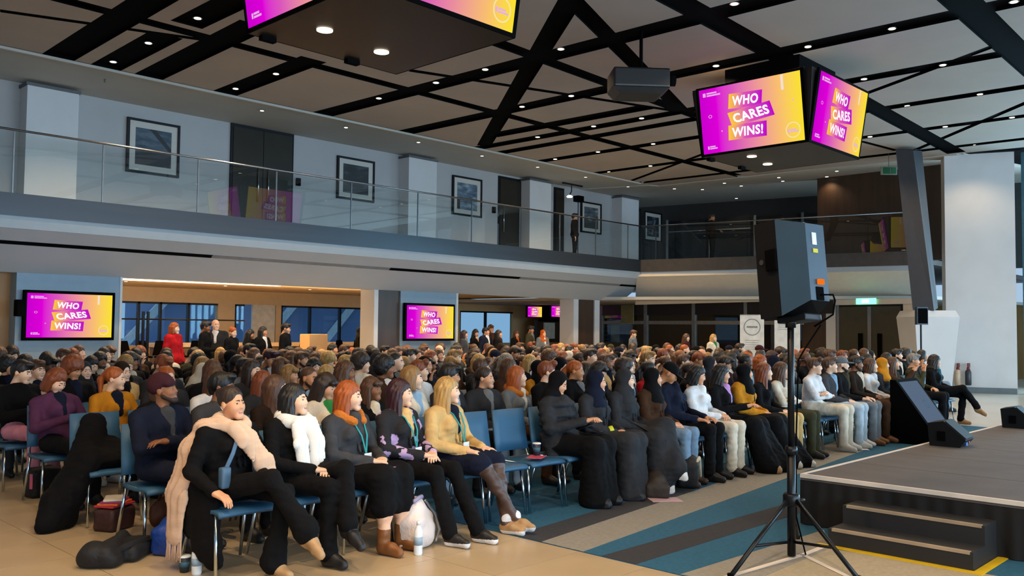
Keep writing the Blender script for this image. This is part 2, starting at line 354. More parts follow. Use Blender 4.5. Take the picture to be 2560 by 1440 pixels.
# framed pictures
m_mount = mat('picture_mount', '#b9b8b2', .7, vary=.02)
def art_mat(name, cs, seed):
    if name in MATS: return MATS[name]
    m = mat(name, cs[1], .5); nt = m.node_tree
    rp = [n for n in nt.nodes if n.type == 'VALTORGB'][0]; nz = [n for n in nt.nodes if n.type == 'TEX_NOISE'][0]
    nz.inputs['Scale'].default_value = 4; nz.inputs['Detail'].default_value = 6
    mp = [n for n in nt.nodes if n.type == 'MAPPING'][0]; mp.inputs['Location'].default_value = (seed*3.1, 0, seed); mp.inputs['Scale'].default_value = (.7, 1, 2.2)
    el = rp.color_ramp.elements; el[0].color = lin(cs[0]); el[1].color = lin(cs[2]); e = el.new(.5); e.color = lin(cs[1]); return m
def picture(xa, xb, yt, yb, cs, lab, bands):
    A = V(xa, yt, VW-.03); Bp = V(xb, yb, VW-.03); w = Bp.x-A.x; zt = V((xa+xb)/2, yt+4, VW).z; zb = V((xa+xb)/2, yb-4, VW).z; h = zt-zb
    t = empty('framed_picture', ((A.x+Bp.x)/2, VW-.0, (zt+zb)/2)); tag(t, lab, 'picture', 'framed pictures on the balcony wall')
    fr = MB(); f = .055
    fr.box((-w/2, -.07, -h/2), (w/2, 0, -h/2+f)); fr.box((-w/2, -.07, h/2-f), (w/2, 0, h/2)); fr.box((-w/2, -.07, -h/2+f), (-w/2+f, 0, h/2-f)); fr.box((w/2-f, -.07, -h/2+f), (w/2, 0, h/2-f))
    fr.build('frame', m_darkmetal, t)
    MB().box((-w/2+f, -.04, -h/2+f), (w/2-f, -.005, h/2-f)).build('mount', m_mount, t)
    iw, ih = w*.68, h*.68
    MB().box((-iw/2, -.045, -ih/2), (iw/2, -.039, ih/2)).build('print', art_mat('print_'+cs[0], cs, len(lab)), t)
    for (pts, c) in bands:
        MB().prism([(px*iw/2, -.0455, pz*ih/2) for px, pz in pts], (0, -.002, 0)).build('print_shape', mat('print_ink_'+c, c, .5), t)
picture(318, 446, 300, 442, ('#1a2733', '#33485a', '#53606a'), 'square framed print of blue mountains under a dark diagonal bar, next to the first pillar', [([(-.25, 1), (.1, 1), (1, .05), (1, -.25)], '#10161d'), ([(-1, -1), (1, -1), (1, -.25), (0, -.1), (-1, -.3)], '#23262a')])
picture(843, 934, 393, 506, ('#0c0f12', '#1a2126', '#39424a'), 'framed dark print right of the double balcony door', [([(-1, -.15), (1, -.15), (1, -.28), (-1, -.28)], '#4a5358')])
picture(1131, 1203, 440, 545, ('#2a3a4a', '#50677a', '#8fa1ab'), 'framed pale print with a dark bridge shape right of the second pillar', [([(-1, -.12), (1, -.12), (1, -.3), (-1, -.3)], '#1b1c1f'), ([(-1, -.3), (-.72, -.3), (-.72, -1), (-1, -1)], '#1b1c1f')])
picture(1452, 1502, 503, 588, ('#2f3c48', '#515b60', '#9aa3a6'), 'framed valley print behind the person on the balcony', [([(-1, .1), (-.1, -.35), (.8, .2), (1, .1), (1, -1), (-1, -1)], '#3a3d3c')])
picture(1610, 1653, 527, 608, ('#0b1016', '#17212b', '#5a666e'), 'small framed dark print beside the far balcony door', [([(-.3, -.8), (-.1, -.8), (.5, .7), (.2, .7)], '#65727a')])
# wall plates and sprinkler
for (x, y, l) in ((745, 455, 'black wall box beside the double balcony door'), (1234, 525, 'small dark switch plate left of the single balcony door'), (1672, 590, 'small dark wall plate by the far balcony door')):
    p = V(x, y, VW-.02); tag(MB().rbox((p.x-.06, VW-.07, p.z-.1), (p.x+.06, VW, p.z+.1), .01).build('wall_box', m_black), l, 'wall box')
p = G(262, 198, ZC); tag(MB().lathe([(.03, 0), (.012, -.01), (.012, -.06), (.03, -.07)], p, 10).build('sprinkler', m_steel), 'small sprinkler head under the balcony soffit', 'sprinkler')
# ---- far balcony (turns the corner)
dB = (Vector(B1)-Vector(B0)).normalized(); nB = Vector((dB.y, -dB.x)) if False else Vector((-dB.y, dB.x))   # nB points away from hall
if nB.x < 0: nB = -nB
def backq(z0, z1, off0, off1, thick=.1, t0=0.0, t1=1.0):
    P0 = Vector(B0)+(Vector(B1)-Vector(B0))*t0; P1 = Vector(B0)+(Vector(B1)-Vector(B0))*t1
    a, b = P0+nB*off0, P0+nB*off1
    L = P1-P0
    return MB().prism([(a.x, a.y, z0), (b.x, b.y, z1), (b.x+nB.x*thick, b.y+nB.y*thick, z1), (a.x+nB.x*thick, a.y+nB.y*thick, z0)], (L.x, L.y, 0))
struct('trim_3', backq(ZF0, ZF1, 0, 0, .06, -.01, 1.0), mat('dark_fascia', '#4a4744', .45, metal=.3))
struct('trim_4', backq(3.42, ZF0, .06, .02, .1), m_ledge)
def bulk_back():
    a = Vector((B0[0]-.1, B0[1]+.1, 3.42)); b = Vector((B1[0]+.12, B1[1]-.25, 3.42)); q = nB*1.4; P0 = (B0[0]+q.x, B0[1]+q.y); P1 = (B1[0]+q.x, B1[1]+q.y); c = on_line(2300, 745, P0, P1); d = on_line(1588, 762, P0, P1); o = Vector((.15, .08, .12))
    return MB().add([a, b, c, d, a+o, b+o, c+o, d+o], [(0, 1, 2, 3), (7, 6, 5, 4), (0, 4, 5, 1), (1, 5, 6, 2), (2, 6, 7, 3), (3, 7, 4, 0)])
struct('wall_back_bulkhead', bulk_back(), mat('back_bulkhead', '#cdc5b8', .7, vary=.03))
struct('floor_gallery', MB().prism([(B0[0]+.05, B0[1], ZF1-.3), (B1[0]+.05, B1[1], ZF1-.3), (40, 9.2, ZF1-.3), (40, 30, ZF1-.3), (B0[0]+.05, 30, ZF1-.3)], (0, 0, .16)), mat('gallery_floor', '#4d4a46', .6))
rl2 = empty('glass_balustrade', (B0[0], B0[1], ZF1)); tag(rl2, 'glass balustrade of the far gallery behind the loudspeaker', 'balustrade')
for k in range(7):
    a = (Vector(B1)-Vector(B0))*(k/7)+nB*.08; b = (Vector(B1)-Vector(B0))*((k+.98)/7)+nB*.08
    MB().prism([(a.x, a.y, -.02), (b.x, b.y, -.02), (b.x, b.y, 1.12), (a.x, a.y, 1.12)], (nB.x*.012, nB.y*.012, 0)).build('glass_pane', m_glass, rl2)
e = Vector(B1)-Vector(B0)
MB().tube([(nB.x*.08, nB.y*.08, 1.14), (e.x+nB.x*.08, e.y+nB.y*.08, 1.14)], .02, 8).build('handrail', m_steel, rl2, True)
# dark glazed offices behind the far gallery
m_off = mat('dark_gallery_wall', '#2a2826', .6)
ga, gb = Vector(B0)+nB*5.5-dB*6, Vector(B1)+nB*5.5+dB*3; gl = gb-ga
struct('wall_gallery', MB().prism([(ga.x, ga.y, ZF1-.2), (gb.x, gb.y, ZF1-.2), (gb.x, gb.y, ZC), (ga.x, ga.y, ZC)], (nB.x*.2, nB.y*.2, 0)), m_off)
for k in range(6):
    p = ga+gl*(.28+.1*k)-nB*.12; q = ga+gl*(.28+.1*k+.092)-nB*.12
    w = struct('window_%d' % (k+1), MB().prism([(p.x, p.y, ZF1+.05), (q.x, q.y, ZF1+.05), (q.x, q.y, ZF1+1.95), (p.x, p.y, ZF1+1.95)], (nB.x*.05, nB.y*.05, 0)), mat('office_glass', '#1c2227', .12, vary=.3, scale=.8))
    MB().prism([(p.x, p.y, ZF1), (p.x+dB.x*.08, p.y+dB.y*.08, ZF1), (p.x+dB.x*.08, p.y+dB.y*.08, ZF1+2.0), (p.x, p.y, ZF1+2.0)], (-nB.x*.05, -nB.y*.05, 0)).build('window_frame', mat('grey_mullion', '#7b7f80', .5), w)
    MB().prism([(p.x, p.y, ZF1+1.5), (q.x, q.y, ZF1+1.5), (q.x, q.y, ZF1+1.54), (p.x, p.y, ZF1+1.54)], (-nB.x*.03, -nB.y*.03, 0)).build('window_bar', MATS['grey_mullion'], w)
struct('wall_gallery_end', MB().box((27.2, 7.9, ZF1-.2), (27.5, 12.5, ZC)), m_darkwood)
# ---- right white wall, skirting and window strip
def vq(P, Q, z0, z1, th=.2):
    P = Vector(P); Q = Vector(Q); d = (Q-P).normalized(); n = Vector((-d.y, d.x))
    if n.x < 0: n = -n
    return MB().prism([(P.x, P.y, z0), (Q.x, Q.y, z0), (Q.x, Q.y, z1), (P.x, P.y, z1)], (n.x*th, n.y*th, 0))
struct('wall_right', vq(R0, R1, 0, ZC), m_white)
struct('baseboard_right', vq(Vector(R0)-Vector((.03, 0)), Vector(R1)-Vector((.03, 0)), 0, .16, .05), mat('grey_skirting', '#5d6b70', .5))
RL = Vector(R1)+(Vector(R1)-Vector(R0)).normalized()*.001
struct('wall_right_return', vq(R0, (R0[0]+.5, R0[1]+.25), 0, ZC, .1), m_white)
wd = (Vector(R1)-Vector(R0)).normalized(); wstart = Vector(R1)+Vector((.25, -.1))
for k in range(9):
    p = wstart+Vector((.33*k, -1.6*k)); q = wstart+Vector((.33*(k+1), -1.6*(k+1)))
    w = struct('window_%d' % (k+10), vq(p, q, .1, ZC, .02), glassmat('window_glass', (.8, .93, .97), 1.45))
    vq(p, p+(q-p).normalized()*.09, 0, ZC, .12).build('window_frame', mat('window_mullion', '#5b8797', .4, metal=.3), w)
    vq(p, q, 0, .1, .1).build('window_sill', MATS['window_mullion'], w)
# ---- slanting dark column on a white faceted plinth
tp = [G(2240, 375, ZC), G(2300, 380, ZC)]
def pt(x, y, dep): return DP(x, y, dep)
d0, d1 = 23.6, 23.0
ct = [pt(2239, 372, d0), pt(2283, 377, d0-.25), pt(2305, 377, d0+.2), pt(2262, 372, d0+.5)]
cb = [pt(2282, 775, d1), pt(2335, 777, d1-.25), pt(2345, 770, d1+.25), pt(2296, 768, d1+.5)]
colo = struct('column_5', MB().add(ct+cb, [(0, 1, 2, 3), (7, 6, 5, 4), (0, 4, 5, 1), (1, 5, 6, 2), (2, 6, 7, 3), (3, 7, 4, 0)]), mat('column_grey', '#3a3d42', .45, metal=.2, vary=.06))
pc = DP(2318, 776, 23.3)
mbp = MB()
def ring(cx, cy, hw, hd, z): return [Vector((cx, cy, z))+rt*(sx*hw)+hd_*(sy*hd) for sx, sy in ((-1, -1), (1, -1), (1, 1), (-1, 1))]
hd_ = hd
r0 = ring(pc.x, pc.y, .40, .4, 0.0); r1 = ring(pc.x, pc.y, .58, .55, 2.05); r2 = ring(pc.x, pc.y, .50, .5, 2.22)
mbp.add(r0+r1+r2, [(0, 1, 2, 3)[::-1]]+[(a+o, (a+1) % 4+o, (a+1) % 4+4+o, a+4+o) for o in (0, 4) for a in range(4)]+[(8, 9, 10, 11)])
struct('column_plinth', mbp, m_white)
# ---- ground floor of the left wall: piers and the lounge behind
def pier(xa, xb, m, v=VL, depth=.5, name='pier', z1=ZO+.02):
    a = V(xa, 800, v).x; b = V(xb, 800, v).x
    return struct(name, MB().box((a, v, 0), (b, v+depth, z1)), m)
m_blue = mat('blue_grey_wall', '#7d93a3', .6, vary=.03)
pier(38, 300, m_blue, name='wall_left_pier'); pier(1001, 1142, m_blue, name='wall_left_pier_2')
pier(944, 998, m_darkwood, VL+.05, .5, 'wall_left_wood_panel'); pier(935, 945, m_white, VL, .6, 'trim_10')
pier(1445, 1487, m_darkwood, VL+.05, .5, 'wall_left_wood_panel_2'); pier(1434, 1446, m_white, VL, .6, 'trim_11'); pier(1487, 1499, m_white, VL, .6, 'trim_12')
pier(-300, 38, m_tanwood, VL+.35, .1, 'wall_left_recess')
pier(298, 304, m_white, VL-.01, .6, 'trim_13'); pier(1140, 1145, m_white, VL-.01, .6, 'trim_14')
VK = 27.0
struct('ceiling_back_lower', MB().prism([(23.6, VL+.2, 2.64), (B1[0]+1.3, B1[1], 2.64), (40, 8, 2.64), (40, 30, 2.64), (23.6, 30, 2.64)], (0, 0, .1)), m_soffit)
struct('wall_lounge_end', MB().box((36, 8, 0), (36.2, 30, 2.7)), m_tanwood)
area('lounge_cove_lamp', (11, 21.56, 2.3), (math.pi, 0, 0), 12, .4, 700, (1, .74, .46))  # unseen uplight added to brighten the lounge ceiling around the cove
struct('ceiling_lounge', MB().box((-8, VL+.3, 2.80), (24.5, VK+.3, 2.9)), m_cream)
struct('trim_15', MB().prism([(V(302, 715, 21.5).x, 21.5, 2.74), (V(620, 728, 21.5).x+1, 21.5, 2.74), (V(620, 728, 21.5).x+1, 21.7, 2.74), (V(302, 715, 21.5).x, 22.2, 2.74)], (0, 0, .05)), m_led)
for k in range(9): downlight(Vector((6.0+2.1*k, 20.2, 2.80)), 'the lounge ceiling', k+1, 22, .8, (1, .68, .38))
for k in range(6): downlight(Vector((7.0+2.9*k, 24, 2.80)), 'the lounge ceiling by the windows', k+1, 22, .8, (1, .68, .38))
# back wall of the lounge with windows
xs = lambda x, y=790: V(x, y, VK).x
back = MB(); back.box((-8, VK, 2.35), (40, VK+.2, 2.85)); back.box((-8, VK, 0), (40, VK+.2, 1.0))
for a, b in ((545, 587), (690, 703), (932, 1150)): back.box((xs(a), VK, 1.0), (xs(b), VK+.2, 2.35))
back.box((xs(1283), VK, 1.0), (40, VK+.2, 2.35))
struct('wall_lounge', back, m_cream)
struct('door_6', MB().box((xs(632), VK+.02, 0), (xs(688), VK+.1, 2.36)), mat('cream_door', '#d6d2c2', .6))
for i, (a, b) in enumerate(((290, 345), (345, 400), (400, 470), (470, 545), (587, 612), (703, 775), (775, 850), (850, 932), (1150, 1215), (1215, 1283))):
    w = struct('window_%d' % (20+i), MB().box((xs(a), VK+.08, 1.0), (xs(b), VK+.10, 2.35)), glassmat('lounge_glass', (.75, .88, .95), 1.4))
    MB().box((xs(a), VK+.02, 1.0), (xs(a)+.07, VK+.14, 2.35)).build('window_frame', m_darkmetal, w)
    MB().box((xs(a), VK+.02, 2.29), (xs(b), VK+.14, 2.35)).build('window_head', m_darkmetal, w)
# opposite building seen through the lounge windows
ext = empty('office_building', (18, 36, 0)); tag(ext, 'blue grey building with pale stair lines seen through the lounge windows', 'building')
MB().box((-1.5, 0, -2), (14, 4, 4.2)).box((-16, 0, -2), (-1.5, 4, 1.0)).build('facade', mat('facade_blue', '#6a80a6', .5, vary=.1, scale=.5), ext)
MB().box((-1.5, -.1, 2.75), (14, 0, 2.95)).build('parapet', mat('pale_stone', '#c9d3da', .6), ext)
for x in (-4.0, 2.2, 5.5):
    MB().prism([(x, -.2, .2), (x+.45, -.2, .2), (x+2.8, -.2, 2.8), (x+2.35, -.2, 2.8)], (0, .12, 0)).build('stair_line', MATS['pale_stone'], ext)
for k in range(8): MB().box((-15+1.6*k, -.06, -.2), (-14+1.6*k, .02, .8)).build('window', mat('facade_window', '#8fd0ea', .2, emit=.25), ext)
# lounge bar counter and boxes
bar = empty('bar_counter', (xs(300), 24.5, 0)); tag(bar, 'long pale bar counter in the lounge behind the audience', 'counter')
L = xs(930)-xs(300)
MB().box((0, 0, 1.0), (L, .6, 1.12)).build('worktop', mat('pale_worktop', '#d9c7a8', .4), bar)
MB().box((.05, .06, 0), (L-.05, .5, 1.0)).build('front_panel', mat('bar_front', '#6a5a48', .6), bar)
for k in range(14):
    p = V(318+45*k, 822, 23.6); t = empty('stool', (p.x, 23.6, 0)); tag(t, f'dark bar stool at the lounge counter, {ordw(k+1)} from the left', 'stool', 'bar stools at the lounge counter')
    MB().lathe([(.2, .74), (.22, .78), (.12, .8)], n=12).build('seat', m_black, t)
    MB().tube([(0, .0, 0.02), (0, 0, .75)], .025, 8).build('stem', m_darkmetal, t); MB().lathe([(.2, 0), (.2, .02), (.03, .04)], n=12).build('base', m_darkmetal, t)
    MB().prism([(-.2, .16, .8), (.2, .16, .8), (.1, .2, 1.2), (-.1, .2, 1.2)], (0, .03, 0)).build('backrest', m_black, t)
p = V(797, 850, 21); tag(MB().rbox((p.x-.3, 21, 0), (p.x+.3, 21.5, 1.42), .02).build('display_plinth', m_cream), 'tan box plinth in front of the lounge bar', 'plinth')
for k, x in enumerate((345, 358, 370)):
    p = V(x, 800, 20.5); tag(MB().tube([(p.x, 20.5, 0), (p.x, 20.5, 1.95)], .035, 8).build('coat_stand_pole', m_darkmetal), f'slim dark pole left of the red coat, {ordw(k+1)} of three', 'pole', 'dark poles in the lounge')
p0 = V(300, 797, 20.5); p1 = V(612, 803, 20.5); tag(MB().tube([(p0.x, 20.5, p0.z), (p1.x, 20.5, p0.z)], .02, 6).build('hanging_rail', m_darkmetal), 'thin dark rail across the lounge at head height', 'rail')
# wooden servery with two screens in the second opening
srv = empty('servery_unit', (xs(1285), 25, 0)); tag(srv, 'dark wooden servery with black canopy in the second opening', 'servery')
L2 = 5.2
MB().box((0, 0, 1.95), (L2, .5, 2.72)).build('canopy', m_black, srv); MB().box((0, .6, 0), (L2, .8, 2.0)).build('back_panel', m_darkwood, srv)
MB().box((0, -.1, 0), (L2, .5, 1.05)).build('counter', m_tanwood, srv); MB().box((.4, .55, 1.2), (1.1, .6, 1.9)).build('lit_panel', mat('cream_door', '#d6d2c2', .6), srv)  # plain cream board behind the counter
for k in range(4):
    MB().box((1.6, .5, 1.15+.2*k), (L2-.3, .6, 1.18+.2*k)).build('shelf', m_tanwood, srv)
# ---- lower back wall: glazing, then double doors
L0 = G(1590, 762, ZO); L1 = G(2300, 745, ZO)
A0, A1 = (L0.x, L0.y), (L1.x, L1.y)
def lw(x, y=800): return on_line(x, y, A0, A1)
ld = (Vector(A1)-Vector(A0)).normalized(); ln = Vector((-ld.y, ld.x));  ln = ln if ln.x > 0 else -ln
def lq(xa, xb, z0, z1, off=0, th=.1):
    a = lw(xa); b = lw(xb)
    return MB().prism([(a.x+ln.x*off, a.y+ln.y*off, z0), (b.x+ln.x*off, b.y+ln.y*off, z0), (b.x+ln.x*off, b.y+ln.y*off, z1), (a.x+ln.x*off, a.y+ln.y*off, z1)], (ln.x*th, ln.y*th, 0))
struct('wall_back_fascia', lq(1500, 2085, 2.2, 2.62, -.05), mat('dark_header', '#1d1c1f', .5))
struct('wall_back_right', lq(2258, 2320, 0, ZO, 0), mat('warm_white', '#c9bda8', .7)); struct('wall_back_pier', lq(2066, 2090, 0, ZO, -.02), m_white)
struct('wall_back_wood', lq(2005, 2066, 0, 2.2, 0), m_darkwood)
struct('wall_back_far', lq(1480, 2010, 0, ZO, 2.6), mat('far_brown_wall', '#4a3a2c', .6))
struct('trim_20', lq(1500, 2010, 1.85, 1.98, -.03, .06), mat('grey_transom', '#8c8880', .5))
for i, x in enumerate((1500, 1612, 1732, 1862)):
    w = struct('window_%d' % (40+i), lq(x+6, [1612, 1732, 1862, 2004][i], .9, 2.2, 0, .02), glassmat('back_glass', (.72, .74, .74), 1.45))
    lq(x, x+8, 0, 2.62, -.06, .12).build('window_frame', mat('grey_mullion', '#7b7f80', .5), w)
dd = struct('door_7', lq(2090, 2258, 0, 2.46, 0, .06), m_darkmetal)
lq(2096, 2173, .03, 2.4, -.03, .05).build('door_leaf', mat('olive_door', '#3a3626', .35, vary=.1), dd); lq(2177, 2252, .03, 2.4, -.03, .05).build('door_leaf', MATS['olive_door'], dd)
lq(2171, 2180, .03, 2.4, -.05, .03).build('door_stile', m_steel, dd); lq(2093, 2100, .03, 2.46, -.05, .03).build('door_stile', m_steel, dd)
lq(2148, 2158, .8, 1.6, -.07, .04).build('pull_handle', m_black, dd); lq(2196, 2206, .8, 1.6, -.07, .04).build('pull_handle', m_black, dd)
struct('trim_21', lq(2066, 2320, 2.46, ZO, -.02, .1), MATS['back_bulkhead'])
m_exit = emis('exit_green', '#7dffb9', 2.2)
p = lw(2168, 743); ex = empty('exit_sign', (p.x, p.y, 2.56)); tag(ex, 'glowing green exit sign above the double doors', 'exit sign')
ex.rotation_euler = (0, 0, math.atan2(ld.y, ld.x)+math.pi if ln.x*0 else math.atan2(ld.y, ld.x))
sgn = 1
MB().box((-.32, -.09, -.09), (.32, -.03, .09)).build('sign_box', m_exit, ex)
MB().box((-.12, -.1, -.05), (.12, -.09, .05)).build('running_figure_panel', emis('exit_white', '#eafff4', 2.5), ex)
p = DP(2222, 427, 24.5); ex2 = empty('exit_sign', p); tag(ex2, 'dim green exit sign hung under the far ceiling beside the slanting column', 'exit sign')
ex2.rotation_euler = (0, 0, math.atan2(rt.y, rt.x))
MB().box((-.22, -.03, -.11), (.22, .03, .11)).build('sign_plate', mat('sign_white', '#9fb0a6', .5), ex2); MB().box((-.18, -.04, -.09), (.02, -.03, .09)).build('green_panel', mat('sign_green', '#2f7d55', .5), ex2); MB().box((.05, -.04, -.09), (.19, -.03, .09)).build('green_panel', MATS['sign_green'], ex2)
MB().tube([(0, 0, .11), (0, 0, ZC-p.z+.075)], .008, 6).build('drop_rod', m_steel, ex2)
# walls out of view that close the hall
struct('wall_camera_side', MB().box((-8.2, -13.5, 0), (-8, VW, ZC)), m_white)
# ================================================================== DISPLAYS
GRAD = [(0.0, '#c400c8'), (0.17, '#d800d2'), (0.34, '#d653b8'), (0.55, '#e58a9a'), (0.78, '#f3b86e'), (0.9, '#f5cf4e'), (1.0, '#f5dc2e')]
m_scr = gradmat('screen_gradient', GRAD, 0, 1.05)
m_boxg = gradmat('word_box_gradient', [(0, '#f6c53a'), (.12, '#efae50'), (.45, '#d84fb0'), (1, '#b800c4')], 0, 1.05)
m_let = emis('screen_lettering', '#fff6fb', 1.1)
m_logo = emis('screen_logo_line', '#f5e6b0', 1.0)
m_logo2 = emis('screen_small_logo', '#f0b8f0', .9)
def text_mesh(txt, bold=.035):
    cu = bpy.data.curves.new('txt', 'FONT'); cu.body = txt; cu.size = 1.0; cu.align_x = 'LEFT'; cu.offset = bold; cu.resolution_u = 3; cu.space_character = 1.08
    o = bpy.data.objects.new('txt', cu); C.objects.link(o); dg = bpy.context.evaluated_depsgraph_get()
    me = bpy.data.meshes.new_from_object(o.evaluated_get(dg)); bpy.data.objects.remove(o, do_unlink=True); me.name = 'lettering'
    xs_ = [v.co.x for v in me.vertices]; ys_ = [v.co.y for v in me.vertices]; x0, x1, y0, y1 = min(xs_), max(xs_), min(ys_), max(ys_)
    for v in me.vertices: v.co = Vector(((v.co.x-(x0+x1)/2)/(x1-x0), 0, (v.co.y-(y0+y1)/2)/(y1-y0)))
    me.materials.clear(); me.materials.append(m_let); return me
TXT = {w: text_mesh(w) for w in ('WHO', 'CARES', 'WINS!')}
def bars():     # small unreadable lines of the corner logos
    mb = MB()
    for x0, x1, z0, z1 in ((-.5, -.34, -.5, .5), (-.28, .3, .1, .5), (-.28, .5, -.5, -.1)): mb.add([(x0, 0, z0), (x1, 0, z0), (x1, 0, z1), (x0, 0, z1)], [(0, 1, 2, 3)])
    return mb
SMALL = bars().mesh('small_logo', m_logo2)
def qmesh(name, m): return MB().add([(-.5, 0, -.5), (.5, 0, -.5), (.5, 0, .5), (-.5, 0, .5)], [(0, 1, 2, 3)]).mesh(name, m)
q_scr = qmesh('screen', m_scr); q_box = qmesh('word_box', m_boxg); q_bar = qmesh('screen_bar', emis('screen_bar_white', '#ffe9d8', .9)); q_dot = qmesh('screen_mark', m_logo2)
def annulus(r0, r1, n=28):
    mb = MB(); vs_ = []; fs = []
    for k in range(n):
        a = 2*math.pi*k/n; vs_ += [(r0*math.cos(a), 0, r0*math.sin(a)), (r1*math.cos(a), 0, r1*math.sin(a))]
    for k in range(n): j = (k+1) % n; fs.append((2*k, 2*k+1, 2*j+1, 2*j))
    return mb.add(vs_, fs)
q_ring = annulus(.44, .5).mesh('logo_ring', m_logo); q_ring2 = annulus(.3, .42).mesh('screen_mark', m_logo2)
def slide(parent, w, h, y=0.0, mtx=Matrix.Identity(4)):
    """the glowing slide: gradient, three tilted word boxes with lettering, logos"""
    def T(x, z, sx, sz, dy, rot=0): return mtx @ Matrix.Translation((x*w, y-dy, z*h)) @ Matrix.Rotation(rot, 4, 'Y') @ Matrix.Diagonal((sx*w, 1, sz*h, 1))
    s = link('screen', q_scr, parent, mtx=T(0, 0, 1, 1, 0))
    inv = Matrix.Diagonal((1/w, 1, 1/h, 1)) @ Matrix.Translation((0, -y, 0)) @ mtx.inverted()
    def sub(name, me, m4): o = link(name, me, s); o.matrix_local = inv @ m4; return o
    for wd_, x, z, bw, bh, tw, th, r in (('WHO', -.035, .235, .33, .225, .26, .145, math.radians(-4)), ('CARES', .01, .005, .42, .225, .35, .145, math.radians(9)), ('WINS!', -.035, -.235, .38, .225, .31, .145, math.radians(-2))):
        sub('word_box', q_box, T(x, z, bw, bh, .002, -r if False else -r)); sub('lettering', TXT[wd_], T(x, z, tw, th, .004, -r))
    d = .115*h/w
    sub('logo_ring', q_ring, T(.40, -.33, .23*h/w, .23, .003)); sub('logo_word', SMALL, T(.40, -.34, .1, .045, .003))
    sub('screen_bar', q_bar, T(.33, .38, .025, .22, .003)); sub('small_logo', SMALL, T(-.37, .41, .18, .06, .003)); sub('small_logo', SMALL, T(-.40, -.41, .1, .05, .003))
    sub('screen_mark', q_ring2, T(-.40, .07, .045, .06, .003)); sub('screen_mark', q_dot, T(-.29, -.18, .012, .02, .003)); sub('screen_mark', q_dot, T(.42, .1, .012, .02, .003))
    return s
def wall_tv(xa, xb, yt, yb, v, lab, yaw=0):
    zt = V((xa+xb)/2, yt, v).z; zb = V((xa+xb)/2, yb, v).z; a = V(xa, yt, v).x; b = V(xb, yt, v).x; w, h = b-a, zt-zb
    t = empty('wall_display', ((a+b)/2, v, (zt+zb)/2)); tag(t, lab, 'display', 'displays showing the pink slide')
    MB().rbox((-w/2, -.0, -h/2), (w/2, .09, h/2), .012).build('bezel', m_black, t)
    MB().box((-.2, .08, -.2), (.2, .14, .2)).build('wall_bracket', m_darkmetal, t)
    slide(t, w*.93, h*.88, -.003); return t
wall_tv(60, 289, 728, 851, VL-.14, 'wide display with pink slide on the left blue pier')
wall_tv(1013, 1138, 759, 852, VL-.14, 'display with pink slide on the second blue pier')
wall_tv(1318, 1356, 765, 794, 24.9, 'small display with slide above the servery, left of two'); wall_tv(1377, 1420, 764, 794, 24.9, 'small display with slide above the servery, right of two')
p = V(52, 770, VL-.1); tag(MB().rbox((p.x-.1, VL-.22, p.z-.16), (p.x+.04, VL-.0, p.z+.16), .02).build('wall_speaker', m_black), 'small black wall speaker left of the wide display', 'speaker')
# hanging four-sided display clusters
def cluster(cx, cy, side, lab, nsl):
    zb, hh, e = 4.92, 1.27, .2; s0 = side/2; s1 = s0+e
    t = empty('hanging_display_cube', (cx, cy, zb)); tag(t, lab, 'display', 'hanging four-sided display cubes')
    mh = mat('display_housing', '#1a1511', .45, vary=.2, scale=2)
    k = s0-.04; k1 = s1-.06
    MB().add([(-s0, -s0, 0), (s0, -s0, 0), (s0, s0, 0), (-s0, s0, 0), (-k1, -k1, hh), (k1, -k1, hh), (k1, k1, hh), (-k1, k1, hh)],
             [(3, 2, 1, 0), (4, 5, 6, 7), (0, 1, 5, 4), (1, 2, 6, 5), (2, 3, 7, 6), (3, 0, 4, 7)]).build('housing', mh, t)
    MB().box((-.75, -.75, hh), (.75, .75, ZC-zb+.075)).build('ceiling_mount', m_black, t)
    for x, y in ((-.55, .3), (.35, .45)):
        MB().lathe([(.09, -.012), (.09, .001)], (x, y, 0), 16).build('downlight_lens', m_warmlamp, t)
    for x, y in ((.3*s0, s0-.06), (-.8*s0, s0-.05)): MB().box((x-.09, y-.04, -.05), (x+.09, y+.04, 0)).build('sensor', m_black, t)
    tilt = math.atan2(e, hh); L = math.hypot(e, hh)
    for i in range(4):
        R = Matrix.Rotation(math.pi/2*i, 4, 'Z') @ Matrix.Translation((0, -(s0+e/2), hh/2)) @ Matrix.Rotation(tilt, 4, 'X') @ Matrix.Translation((0, -.02, 0))
        mb = MB().rbox((-s0-.02, -.0, -L/2), (s0+.02, .05, L/2), .008, 0, R); mb.build('bezel', m_black, t)
        slide(t, side*.955, L*.93, -.004, R)
N2 = G(2021, 355, 4.92); cluster(N2.x+1.05, N2.y+1.05, 2.1, 'hanging display cube with pink slide beside the projector', 4)
F1 = G(990, 185, 4.92); cluster(F1.x-1.05, F1.y-1.05, 2.1, 'large hanging display cube cut off by the top of the picture', 4)
